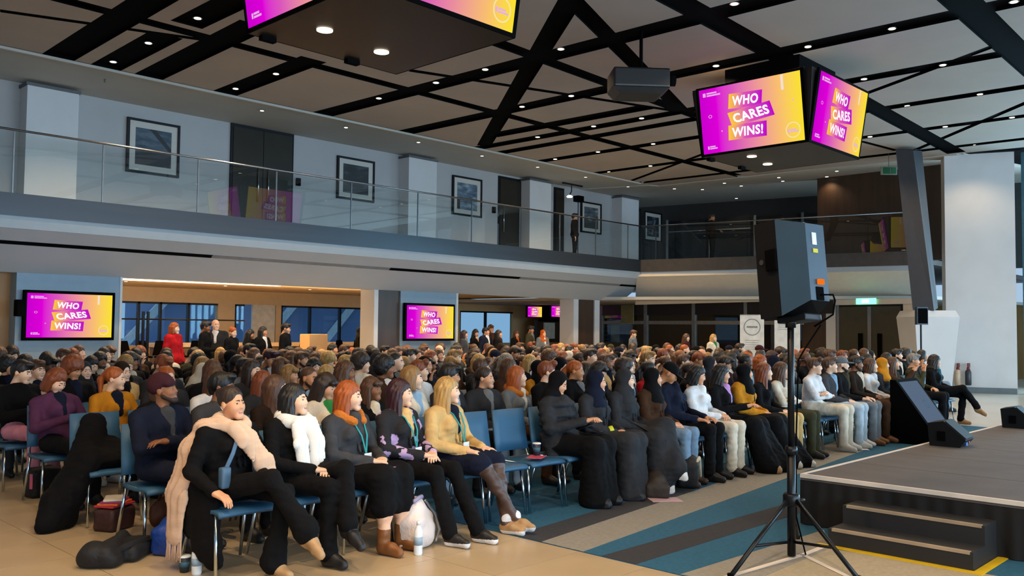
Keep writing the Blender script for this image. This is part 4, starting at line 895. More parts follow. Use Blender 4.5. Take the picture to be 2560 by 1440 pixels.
# ---- bodies
def seated(arm='lap', legs='flat', build=1.0, lean=0.0, coat=0.0, dress=None, skirt=False, bare=False, hgt=1.0, dy=0.0, inner=True, puff=False, wide=0.0, tw=0.0, shoe='low', flare=0.0, midi=False):
    """joints of a seated figure facing -Y; returns sdf, head pivot, wrist frames"""
    S = Sdf(); b = build; c = coat; lower = LEG if bare else BOT
    piv = np.array([0, .03, .56])
    def T(p):
        p = np.array(p, float)
        p = RZ(tw) @ (p-piv) + piv
        return RX(lean) @ (p-piv)+piv
    Lx = lambda sx: .1*b*sx
    hip = {s: np.array([s*.095*b, .0, .545]) for s in (-1, 1)}; knee = {s: np.array([s*(.10+wide)*b, -.43, .545]) for s in (-1, 1)}; ank = {s: np.array([s*(.10+wide*.8), -.42, .095]) for s in (-1, 1)}
    if legs == 'fwd':
        for s in (-1, 1): ank[s] = np.array([s*.11, -.62-.05*s, .095]); knee[s][2] = .53
    if legs == 'tuck':
        for s in (-1, 1): ank[s] = np.array([s*.08, -.28, .095])
    if legs == 'cross':      # right leg (-X) over left
        knee[-1] = np.array([-.03, -.46, .655]); ank[-1] = np.array([.10, -.66, .33]); knee[1] = np.array([.10, -.44, .545]); ank[1] = np.array([.05, -.40, .095])
    if legs == 'crossl':     # left over right
        knee[1] = np.array([.03, -.46, .655]); ank[1] = np.array([-.06, -.58, .31]); knee[-1] = np.array([-.10, -.44, .545]); ank[-1] = np.array([-.08, -.42, .095])
    if legs == 'ankles':
        ank[-1] = np.array([.04, -.66, .12]); ank[1] = np.array([-.02, -.60, .095])
    S.ell((0, .02, .56), (.175*b, .14, .115), BOT if not c else TOP, .05)
    thr = .085*b
    for s in (-1, 1):
        S.cone(hip[s], knee[s], thr, .064*b, BOT if not (bare and not skirt) else lower, .04)
        calf = knee[s]+(ank[s]-knee[s])*.35
        S.cone(knee[s], calf, .058*b, .056*b, lower, .03); S.cone(calf, ank[s], .054*b, .038, lower, .03)
        if not bare and not dress: S.cone(knee[s]+(ank[s]-knee[s])*.5, ank[s]+(ank[s]-knee[s])/np.linalg.norm(ank[s]-knee[s])*(-.01), .054, .058+wide*.2+flare, BOT, .03)
        f = np.array([s*.02, -1, 0.0]); up = 0.0
        if ank[s][2] > .2: f = np.array([-s*.05, -.8, -.45]); f /= np.linalg.norm(f)
        heel = ank[s]+np.array([0, .02, -.045]); toe = ank[s]+f*.15+np.array([0, 0, -.05]); mid = ank[s]+f*.07+np.array([0, 0, -.035])
        S.cone(heel, mid, .036, .037, SHOE, .02); S.cone(mid, toe, .037, .028, SHOE, .02)
        S.cone(heel+np.array([0, 0, -.018]), toe+np.array([0, 0, -.012]), .032, .03, SOCK if shoe == 'sneaker' else SHOE, .008)
        if shoe == 'boot': S.cone(ank[s]+np.array([0, 0, .07]), ank[s]+np.array([0, 0, -.03]), .05, .045, SHOE, .015)
        elif shoe == 'sneaker': S.cone(ank[s]+np.array([0, 0, .03]), ank[s], .037, .037, SOCK, .008)
    if skirt:
        for s in (-1, 1): S.cone(hip[s], hip[s]+(knee[s]-hip[s])*.86, .1*b, .088*b, BOT, .06)
        S.ell((0, -.2, .56), (.15, .2, .075), BOT, .05)
    if midi:
        for s in (-1, 1): S.cone(knee[s]+np.array([0, .03, 0]), knee[s]+(ank[s]-knee[s])*.42+np.array([0, .02, 0]), .085, .092, BOT, .07)
        S.cone((knee[1]+knee[-1])/2+np.array([0, .05, -.03]), (knee[1]+knee[-1])/2+np.array([0, .05, -.17]), .09, .09, BOT, .06)
    if dress:
        for s in (-1, 1):
            S.cone(knee[s]+np.array([0, .03, -.01]), ank[s]+np.array([0, -.01, -.03]), .085, .125, BOT, .07); S.cone(hip[s], knee[s], .1, .085, BOT, .07)
        mk = (knee[1]+knee[-1])/2; ma = (ank[1]+ank[-1])/2; S.cone(mk+np.array([0, .05, -.04]), ma+np.array([0, .06, -.03]), .1, .15, BOT, .08)
    # torso
    S.ell(T((0, .035, .68)), (.150*b+c, .118*b+c*.8, .15), TOP, .06); S.ell(T((0, .035, .82)), (.170*b+c, .115*b+c*.7, .165), TOP, .06)
    S.cone(T((-.135*b, .045, .925)), T((.135*b, .045, .925)), .06+c*.5, .062+c*.5, TOP, .06)
    if b < 1.03 and not puff:
        for s in (-1, 1): S.ell(T((s*.07, -.07-c*.4, .83)), (.06, .045, .055), TOP, .05)
    if inner: S.cone(T((0, -.038-c*.3, .95)), T((0, -.088-c*.75, .79)), .052, .022, INNER, .012)
    S.cone(T((0, .045, .96)), T((0, .04, .985)), .062+c*.3, .055+c*.2, TOP, .03)
    if c > .011 and not puff:      # collar and lapels of a jacket
        for sx in (-1, 1):
            S.cone(T((sx*.072, .01, .985)), T((sx*.03, .085, .995)), .022, .024, TOP, .015); S.cone(T((sx*.07, .0, .98)), T((sx*.035, -.085-c*.7, .86)), .02, .018, TOP, .012); S.cone(T((sx*.035, -.085-c*.7, .86)), T((sx*.02, -.11-c*.7, .70)), .014, .01, TOP, .012)
    elif not dress:
        for sx in (-1, 1): S.cone(T((sx*.062, .03, .975)), T((0, -.03, .955)), .014, .014, TOP, .012)
    if puff:
        for z in (.62, .72, .82, .92): S.ell(T((0, .035, z)), (.185*b+c, .14*b+c, .055), TOP, .015)
    if c > .02:  # skirts of a coat over lap and hips
        S.ell((0, .0, .575), (.2*b+c*.5, .19, .1), TOP, .05)
        for s in (-1, 1): S.cone((s*.14, .05, .56), (s*.17, .0, .42), .06, .05, TOP, .05)
    # arms
    sh = {s: T((s*.178*b,   .045, .912)) for s in (-1, 1)}; el = {}; wr = {}; hdir = {}
    for s in (-1, 1):
        el[s] = T((s*.235*b, -.03, .69)); wr[s] = T((s*.075, -.25, .645)); hdir[s] = np.array([-s*.75, -.6, -.05])
    if arm == 'cross':
        for s in (-1, 1): el[s] = T((s*.23*b, -.09, .72)); wr[s] = T((-s*.08, -.185, .745+.02*s)); hdir[s] = np.array([-s*1.0, .05, .05])
    if arm == 'phone':
        for s in (-1, 1): wr[s] = T((s*.06, -.30, .74)); hdir[s] = np.array([-s*.5, -.75, .25])
    if arm == 'chin':
        el[-1] = T((-.19, -.13, .70)); wr[-1] = T((-.05, -.15, .915)); hdir[-1] = np.array([.15, -.1, 1.0])
    if arm == 'thigh':
        for s in (-1, 1): el[s] = T((s*.25*b, -.02, .69)); wr[s] = np.array([s*.12, -.27, .645]); hdir[s] = np.array([-s*.15, -1, -.08])
    if arm == 'hang':
        el[-1] = T((-.27, .05, .68)); wr[-1] = np.array([-.24, -.14, .57]); hdir[-1] = np.array([.25, -.9, -.35])
    if arm == 'photo':
        for s in (-1, 1): el[s] = T((s*.2, -.2, .78)); wr[s] = T((s*.06, -.30, 1.0)); hdir[s] = np.array([-s*.4, -.4, .8])
    ar = 1+c*4
    for s in (-1, 1):
        S.cone(sh[s], el[s], .058*b*ar, .049*b*ar, TOP, .022); S.cone(el[s], wr[s], .049*b*ar, .034*ar, TOP, .02); S.cone(wr[s]+(el[s]-wr[s])*.12, wr[s], .037*ar, .038*ar, TOP, .008)
        if puff:
            for t in (.25, .6, .95): q = sh[s]+(el[s]-sh[s])*t; S.ell(q, (.075, .075, .05), TOP, .01)
    return S, T((0, .015, 1.035)), T((0, .015, 1.035))+np.array([0, -.012, .085*1.0]), [(s, wr[s], hdir[s]) for s in (-1, 1)]
def standing(arm='down', build=1.0, coat=0.01):
    S = Sdf(); b = build
    S.ell((0, 0, .92), (.165*b, .12, .12), BOT, .05)
    for s in (-1, 1):
        S.cone((s*.09, 0, .9), (s*.095, -.01, .49), .085*b, .06, BOT, .04); S.cone((s*.095, -.01, .49), (s*.1, .02, .09), .056, .046, BOT, .03)
        S.cone((s*.1, .03, .045), (s*.115, -.12, .04), .04, .034, SHOE, .02)
    S.ell((0, .01, 1.06), (.15*b+coat, .11+coat, .16), TOP, .06); S.ell((0, .01, 1.24), (.17*b+coat, .115+coat, .17), TOP, .06); S.cone((-.14*b, .02, 1.37), (.14*b, .02, 1.37), .06, .06, TOP, .06)
    S.ell((0, 0, .94), (.175*b+coat, .13+coat, .12), TOP, .05); S.cone((0, -.045-coat*.5, 1.40), (0, -.098-coat, 1.2), .05, .024, INNER, .012); S.cone((0, .02, 1.40), (0, .015, 1.43), .06, .052, TOP, .03)
    W = []
    for s in (-1, 1):
        sh = np.array([s*.18*b, .02, 1.355]); el = np.array([s*.235*b, .03, 1.09]); wr = np.array([s*.23*b, -.06, .86]); hd2 = np.array([0, -.2, -1.0])
        if arm == 'front': wr = np.array([s*.06, -.24, 1.08]); hd2 = np.array([-s*.8, -.5, 0])
        S.cone(sh, el, .058*b, .05*b, TOP, .035); S.cone(el, wr, .048*b, .036, TOP, .03); W.append((s, wr, hd2))
    return S, np.array([0, 0, 1.46]), np.array([0, -.01, 1.545]), W
def wrinkle(P):
    low = np.clip((.52-P[:, 2])/.25, 0, 1)*np.clip((P[:, 2]-.1)/.1, 0, 1)
    return .0055*low*np.sin(P[:, 0]*70+3*np.sin(P[:, 1]*9)+P[:, 2]*5)*np.sin(P[:, 1]*24+1.3)+.0022*np.sin(112*(P[:, 2]+.35*P[:, 0]+.25*P[:, 1])+4*np.sin(P[:, 0]*23+P[:, 1]*11))*np.sin(P[:, 0]*19+P[:, 1]*27+P[:, 2]*8)+.0036*np.sin(P[:, 2]*47+3*np.sin(P[:, 0]*21)+P[:, 1]*17)*np.sin(P[:, 0]*33+P[:, 1]*29)
HS = .93
def make_body(name, spec, headkind='f', yaw=0, pitch=0, roll=0, hb=.014, hh=.0075, curl=.5, stand=False, skin_only_hands=True):
    S, neck, hc, W = (standing if stand else seated)(**spec)
    parts = [nets(S, hb, wrinkle, floor=0.004)]
    R = (RZ(yaw) @ RX(pitch) @ RY(roll))*HS; hc = neck+(hc-neck)*HS
    parts.append(xf(head(headkind, hh), R, hc))
    for s, w, d in W:
        d = d/np.linalg.norm(d); y = -d; z = np.array([0, 0, 1.0]); x = np.cross(y, z); x /= max(np.linalg.norm(x), 1e-6); z = np.cross(x, y); Rm = np.stack([x, y, z], 1)
        hp = hand(curl, .0065 if hb < .016 else .011)
        if s == 1: hp = mirror(hp)
        parts.append(xf(hp, Rm, w+d*.012))
    dm_ = [MATS[m] for m in ('skin_2', 'cl_black', 'cl_black', 'shoe_black', 'lip', 'eye', 'brow', 'cl_white', 'cl_white', 'skin_2', 'eye_white')]
    me = to_mesh(name, parts, dm_); Hm = Matrix.Identity(4)
    for i in range(3):
        for j in range(3): Hm[i][j] = R[i][j]
        Hm[i][3] = hc[i]
    return me, Hm, S
# ---- hair, head coverings (head frame)
def rip_slick(P): return .0012*np.sin(P[:, 0]*160+P[:, 1]*20)
def rip_hair(P): a = np.arctan2(P[:, 0], P[:, 1]+.02); return .003*np.sin(a*21+2.5*np.sin(P[:, 2]*14)+P[:, 2]*9)+.003*np.sin(P[:, 0]*60+P[:, 1]*37)*np.sin(P[:, 2]*31)
def rip_curl(P): return .008*np.sin(P[:, 0]*95)*np.sin(P[:, 1]*95+1)*np.sin(P[:, 2]*95+2)
def hair_sdf(style):
    S = Sdf()
    cap = lambda g=0.0, k=.02: S.ell((0, .022, .042), (.081+g, .101+g, .090+g), 0, k)
    face = lambda zr=.088, yc=-.112, z=-.035, w=.064: S.ell((0, yc, z), (w, .085, zr), None, .012, 's')
    back = lambda z0: S.box((0, -.06, z0-.2), (.2, .075, .2), .01, None, .012, 's')
    if style == 'short':
        cap(.004); S.ell((0, -.062, .098), (.055, .045, .03), 0, .03); S.cone((0, .085, .0), (0, .075, -.06), .045, .035, 0, .03); face(.083); S.box((0, -.1, -.12), (.2, .1, .1), .01, None, .02, 's'); S.box((0, .0, -.17), (.2, .2, .1), .01, None, .02, 's')
    elif style == 'quiff':
        cap(.004); S.cone((-.035, -.07, .11), (.04, -.06, .118), .035, .032, 0, .03); S.cone((0, .08, 0), (0, .07, -.05), .045, .03, 0, .03); face(.083); S.box((0, -.1, -.12), (.2, .1, .1), .01, None, .02, 's'); S.box((0, .0, -.16), (.2, .2, .1), .01, None, .02, 's')
    elif style in ('long', 'bob', 'xlong', 'fringe'):
        cap(.001); L = {'long': -.30, 'xlong': -.40, 'bob': -.12, 'fringe': -.24}[style]
        for a in range(-105, 106, 21):
            t = math.radians(a); x, y = .074*math.sin(t), .02+.088*math.cos(t); f = 1.0 if style == 'bob' else 1.15
            S.cone((x, y, .02), (x*f, y*1.05-(.01 if abs(a) > 90 else 0), L+(.05 if abs(a) < 40 else 0)+.012*math.sin(a)), .026, .022, 0, .025)
        if style == 'fringe': S.cone((-.05, -.07, .06), (.05, -.07, .06), .024, .024, 0, .02); face(.07, -.125, -.05)
        else: face()
    elif style == 'bun':
        cap(); face(.104, -.106, -.024, .07); S.ell((0, .105, .075), (.045, .045, .042), 0, .012); S.box((0, .0, -.16), (.2, .2, .1), .01, None, .02, 's'); S.box((0, -.1, -.12), (.2, .11, .1), .01, None, .02, 's')
    elif style == 'pony':
        cap(); face(.104, -.106, -.024, .07); S.cone((0, .095, .06), (0, .15, -.02), .03, .034, 0, .02); S.cone((0, .15, -.02), (0, .135, -.2), .034, .015, 0, .02); S.box((0, -.1, -.12), (.2, .11, .1), .01, None, .02, 's'); S.box((0, .0, -.17), (.2, .1, .1), .01, None, .02, 's')
    elif style == 'slick':
        cap(-.003); face(.105, -.1, -.022, .074); S.box((0, -.1, -.11), (.2, .12, .1), .01, None, .02, 's'); S.cone((0, .09, -.03), (0, .1, -.09), .04, .035, 0, .03)
    elif style == 'curly':
        cap(.022); face(.08, -.13, -.035); S.ell((0, .04, -.02), (.1, .085, .075), 0, .04); face(.085, -.125, -.04)
    elif style == 'waves':
        cap(.01)
        for a in (-120, -90, -60, -30, 0, 30, 60, 90, 120):
            t = math.radians(a); x, y = .08*math.sin(t), .02+.09*math.cos(t); S.cone((x, y, .02), (x*1.35, y*1.1, -.13), .034, .036, 0, .02); S.cone((x*1.35, y*1.1, -.13), (x*1.3, y*1.15, -.27), .036, .02, 0, .02)
        face(.09, -.118)
    elif style == 'hijab':
        S.ell((0, .018, .034), (.085, .102, .096), 0, .03); S.ell((0, .016, -.012), (.09, .06, .06), 0, .03); S.cone((0, .005, -.05), (0, .02, -.15), .074, .09, 0, .05); S.cone((0, .02, -.14), (0, .0, -.24), .1, .13, 0, .05, sc=(1.25, 1, 1)); S.ell((0, -.045, -.105), (.056, .052, .04), 0, .03); S.ell((0, -.118, -.008), (.056, .09, .088), None, .012, 's')
    elif style == 'beanie':
        S.ell((0, .025, .052), (.088, .108, .098), 0, .02); S.box((0, -.1, -.075), (.2, .09, .1), .01, None, .015, 's'); S.box((0, .0, -.13), (.2, .2, .1), .01, None, .02, 's'); S.cone((-.06, -.055, .045), (.06, -.055, .045), .022, .022, 0, .03)
    elif style == 'cap':
        S.ell((0, .02, .05), (.084, .104, .09), 0, .02); S.box((0, 0, -.12), (.2, .2, .14), .01, None, .01, 's'); S.ell((0, -.11, .035), (.068, .072, .014), 0, .012)
    elif style == 'bald':
        S.cone((-.07, .03, -.01), (0, .105, -.02), .012, .014, 0, .02); S.cone((.07, .03, -.01), (0, .105, -.02), .012, .014, 0, .02)
    elif style == 'hood':
        S.ell((0, .03, .04), (.1, .12, .112), 0, .03); S.cone((0, .05, -.06), (0, .05, -.14), .1, .13, 0, .05); S.ell((0, -.12, -.01), (.068, .1, .1), None, .02, 's')
    return S
HAIR = {}
def hair(style, hi=False):
    k = (style, hi)
    if k not in HAIR:
        r = rip_curl if style == 'curly' else (None if style in ('hijab', 'beanie', 'cap', 'hood') else rip_slick if style in ('slick', 'bun', 'pony') else rip_hair)
        HAIR[k] = to_mesh('hair', [nets(hair_sdf(style), .0085 if hi else .012, r, pad=.012)], [MATS['hair_brown']])
    return HAIR[k]
# ---- palettes
for i, c in enumerate(('#e3b596', '#d29a76', '#b97f58', '#8a5a3c', '#5c3b28')): mat('skin_%d' % i, c, .5, vary=.06, scale=14, spec=.35)
mat('lip', '#a9635a', .45, vary=.05); mat('eye_white', '#9d928a', .3, vary=.03); mat('eye', '#2a2320', .2, vary=.3); mat('brow', '#2f2018', .7); mat('tights', '#4a352c', .5, vary=.25, scale=5)
CL = dict(black='#0b0b0d', charcoal='#2c2d30', navy='#121829', dgrey='#3a3b3e', grey='#6d7072', brown='#3d2718', tan='#c8a56c', cream='#cfc3ae', white='#d6d6d6', purple='#4d2a46', maroon='#3a1c22', red='#a3141c', mustard='#b97a1c', olive='#3b3a28', blue='#2a5a8c', lblue='#86a4bd', green='#2f7a3f', pink='#b9798a', lilac='#b98ac4', denim='#6d8499', orange='#b8551c', dbrown='#241912', ldenim='#a9b6bf', teal='#1d5560')
for k, c in CL.items(): mat('cl_'+k, c, .9, vary=.2, scale=9, bump=.5, bscale=15, spec=.15, stretch=(1, 1, .6))
for k, c in dict(black='#120f0e', dark='#281a12', brown='#4c2f1b', auburn='#75391a', ginger='#9a4a14', blonde='#b08a4e', dblonde='#8a6536', grey='#77736c', wine='#2e0d16', pinkh='#a05a7a').items(): mat('hair_'+k, c, .5, vary=.35, scale=30, bump=.35, bscale=60, stretch=(1, 1, .15))
for k, c in dict(black='#101012', white='#cfcbc2', brown='#7a4a22', tan='#a8845a', grey='#5a5c60', dbrown='#3a2414').items(): mat('shoe_'+k, c, .55, vary=.1)
HN = dict(black='black', dark='near-black', brown='brown', auburn='auburn', ginger='ginger', blonde='blond', dblonde='dark blond', grey='grey', wine='dark red', pinkh='pink')
CN = dict(dgrey='dark grey', lblue='pale blue', denim='denim', dbrown='dark brown', ldenim='pale denim')
SN = dict(short='short {} hair', quiff='brushed-up {} hair', long='long straight {} hair', xlong='very long {} hair', bob='{} bob', fringe='{} hair with fringe', bun='{} hair in a bun', pony='{} ponytail', slick='slicked-back {} hair', curly='curly {} hair', waves='wavy {} hair', bald='bald crown', hijab='{} headscarf', beanie='{} beanie', cap='{} cap', hood='{} hood')
CLOTHHEAD = ('hijab', 'beanie', 'cap', 'hood')
def person(me, Hm, loc, rz, scale, sk, top, bot, shoe, inner, hst, hcol, label, group, hi=False, sock='cl_white', leg=None):
    o = link('person', me); o.location = loc; o.rotation_euler = (0, 0, rz); o.scale = (scale,)*3
    tag(o, label, 'person', group)
    want = {0: 'skin_%d' % sk, 1: 'cl_'+top, 2: 'cl_'+bot if bot != 'tights' else 'tights', 3: 'shoe_'+shoe, 7: 'cl_'+inner if inner != 'skin' else 'skin_%d' % sk, 8: sock, 9: leg or 'skin_%d' % sk}
    for i, n in want.items():
        o.material_slots[i].link = 'OBJECT'; o.material_slots[i].material = MATS[n]
    nm = 'headscarf' if hst == 'hijab' else hst if hst in CLOTHHEAD else 'hair'
    h = link(nm, hair(hst, hi), o, mtx=Hm); h.material_slots[0].link = 'OBJECT'; h.material_slots[0].material = MATS[('cl_' if hst in CLOTHHEAD else 'hair_')+hcol]
    return o
def hairname(st, col): return SN[st].format(CN.get(col, col) if st in CLOTHHEAD else HN.get(col, col))
# ================================================================== CHAIRS
m_cblue = mat('chair_blue', '#2a5878', .55, vary=.08, scale=4, bump=.12, bscale=200)
def plate(w0, w1, pts, th):
    """curved plate following profile pts (y,z) across width"""
    mb = MB(); n = len(pts); vs_ = []
    for i, (y, z) in enumerate(pts):
        a = pts[max(i-1, 0)]; b = pts[min(i+1, n-1)]; t = Vector((b[0]-a[0], b[1]-a[1])).normalized(); nr = Vector((-t.y, t.x))*th
        w = w0+(w1-w0)*i/(n-1)
        for sx in (-1, -.6, 0, .6, 1):
            cv = .02*(sx*sx); vs_ += [Vector((sx*w, y-cv, z)), Vector((sx*w, y+nr.x-cv, z+nr.y))]
    fs = []; K = 10
    for i in range(n-1):
        for j in range(4):
            a = i*K+2*j; fs += [(a, a+2, a+K+2, a+K), (a+1, a+K+1, a+K+3, a+3)]
        fs += [(i*K, i*K+K, i*K+K+1, i*K+1), (i*K+8, i*K+9, i*K+K+9, i*K+K+8)]
    for j in range(4): fs += [(2*j, 2*j+1, 2*j+3, 2*j+2), ((n-1)*K+2*j, (n-1)*K+2*j+2, (n-1)*K+2*j+3, (n-1)*K+2*j+1)]
    return mb.add(vs_, fs)
def f_seat(): return plate(.215, .22, [(.23, .445), (.12, .435), (0, .438), (-.14, .45), (-.20, .445), (-.23, .425)], .026)
def f_back(): return plate(.215, .205, [(.235, .50), (.255, .60), (.275, .72), (.30, .88)], -.022)
seat_me = f_seat().mesh('seat', m_cblue, True); back_me = f_back().mesh('backrest', m_cblue, True)
LG = [[(-.2, -.16, .43), (-.222, -.215, .012)], [(.2, -.16, .43), (.222, -.215, .012)], [(-.2, .17, .43), (-.222, .275, .012)], [(.2, .17, .43), (.222, .275, .012)]]
leg_me = [MB().tube(p, .012, 8).mesh('leg', m_chrome, True) for p in LG]
fr_me = MB().tube([(-.2, -.16, .43), (-.2, .2, .43), (-.19, .25, .55), (-.18, .27, .66)], .011, 8).tube([(.2, -.16, .43), (.2, .2, .43), (.19, .25, .55), (.18, .27, .66)], .011, 8).tube([(-.2, -.12, .425), (.2, -.12, .425)], .01, 6).mesh('frame', m_chrome, True)
whole = MB()
for src, mi in ((f_seat(), 0), (f_back(), 0)): whole.add(src.v, src.f, mi)
for p in LG: whole.tube(p, .012, 6, 1)
whole.tube([(-.2, -.16, .43), (-.2, .2, .43), (-.18, .27, .66)], .011, 6, 1); whole.tube([(.2, -.16, .43), (.2, .2, .43), (.18, .27, .66)], .011, 6, 1)
chair_me = whole.mesh('conference_chair', [m_cblue, m_chrome], True)
def chair(loc, rz, label, group, parts=True):
    if not parts:
        o = link('conference_chair', chair_me, loc=loc); o.rotation_euler = (0, 0, rz); return tag(o, label, 'chair', group)
    t = empty('conference_chair', loc, rz); tag(t, label, 'chair', group)
    link('seat', seat_me, t); link('backrest', back_me, t); link('frame', fr_me, t)
    for m_ in leg_me: link('leg', m_, t)
    return t
# ================================================================== AUDIENCE
U0, DU, V0, DV, NR, NK = 3.04, .495, 5.53, 1.06, 10, 34
def ribbon(pts, w, th=.012, side=None):
    """flat strip swept along pts; side = width direction"""
    mb = MB(); pts = [Vector(p) for p in pts]; n = len(pts); vs_ = []
    for i, p in enumerate(pts):
        t = (pts[min(i+1, n-1)]-pts[max(i-1, 0)]).normalized(); sd_ = Vector(side[i] if isinstance(side, list) else side); sd_ = (sd_-t*sd_.dot(t)).normalized(); nr = t.cross(sd_)
        ww = w[i] if isinstance(w, (list, tuple)) else w
        vs_ += [p-sd_*ww/2+nr*th*.2, p-sd_*ww*.2-nr*th*.5, p+sd_*ww*.2+nr*th*.6, p+sd_*ww/2-nr*th*.2, p+sd_*ww/2-nr*th*1.2, p-sd_*ww/2-nr*th*1.2]
    fs = [(6*i+a, 6*i+(a+1) % 6, 6*i+6+(a+1) % 6, 6*i+6+a) for i in range(n-1) for a in range(6)]+[tuple(range(6)), tuple(range(6*n-6, 6*n))[::-1]]
    return mb.add(vs_, fs)
def sdf_part(name, S, m, parent, h=.012, rip=None, floor=None):
    me = to_mesh(name, [nets(S, h, rip, floor=floor)], [m]); return link(name, me, parent)
mfl = mat('cl_floral', '#0e0d12', .85, vary=.1, bump=.2, bscale=70)
nt = mfl.node_tree; vo = nt.nodes.new('ShaderNodeTexVoronoi'); vo.inputs['Scale'].default_value = 9; nzf = nt.nodes.new('ShaderNodeTexNoise'); nzf.inputs['Scale'].default_value = 28
rpf = nt.nodes.new('ShaderNodeValToRGB'); rpf.color_ramp.elements[0].position = .36; rpf.color_ramp.elements[0].color = lin('#b79ac2'); rpf.color_ramp.elements[1].position = .41; rpf.color_ramp.elements[1].color = lin('#0e0d12')
tcf = nt.nodes.new('ShaderNodeTexCoord'); mxf = nt.nodes.new('ShaderNodeMix'); mxf.data_type = 'RGBA'; mxf.inputs[0].default_value = .06
nt.links.new(tcf.outputs['Object'], nzf.inputs['Vector']); nt.links.new(tcf.outputs['Object'], mxf.inputs[6]); nt.links.new(nzf.outputs['Color'], mxf.inputs[7]); nt.links.new(mxf.outputs[2], vo.inputs['Vector'])
nt.links.new(vo.outputs['Distance'], rpf.inputs[0]); nt.links.new(rpf.outputs[0], nt.nodes['Principled BSDF'].inputs['Base Color'])
def seat_loc(r, k): return Vector((U0+DU*k, V0+DV*r, 0))
def zfl(x): return .006 if x > 5.12 else 0.0
GR = 'seated audience'
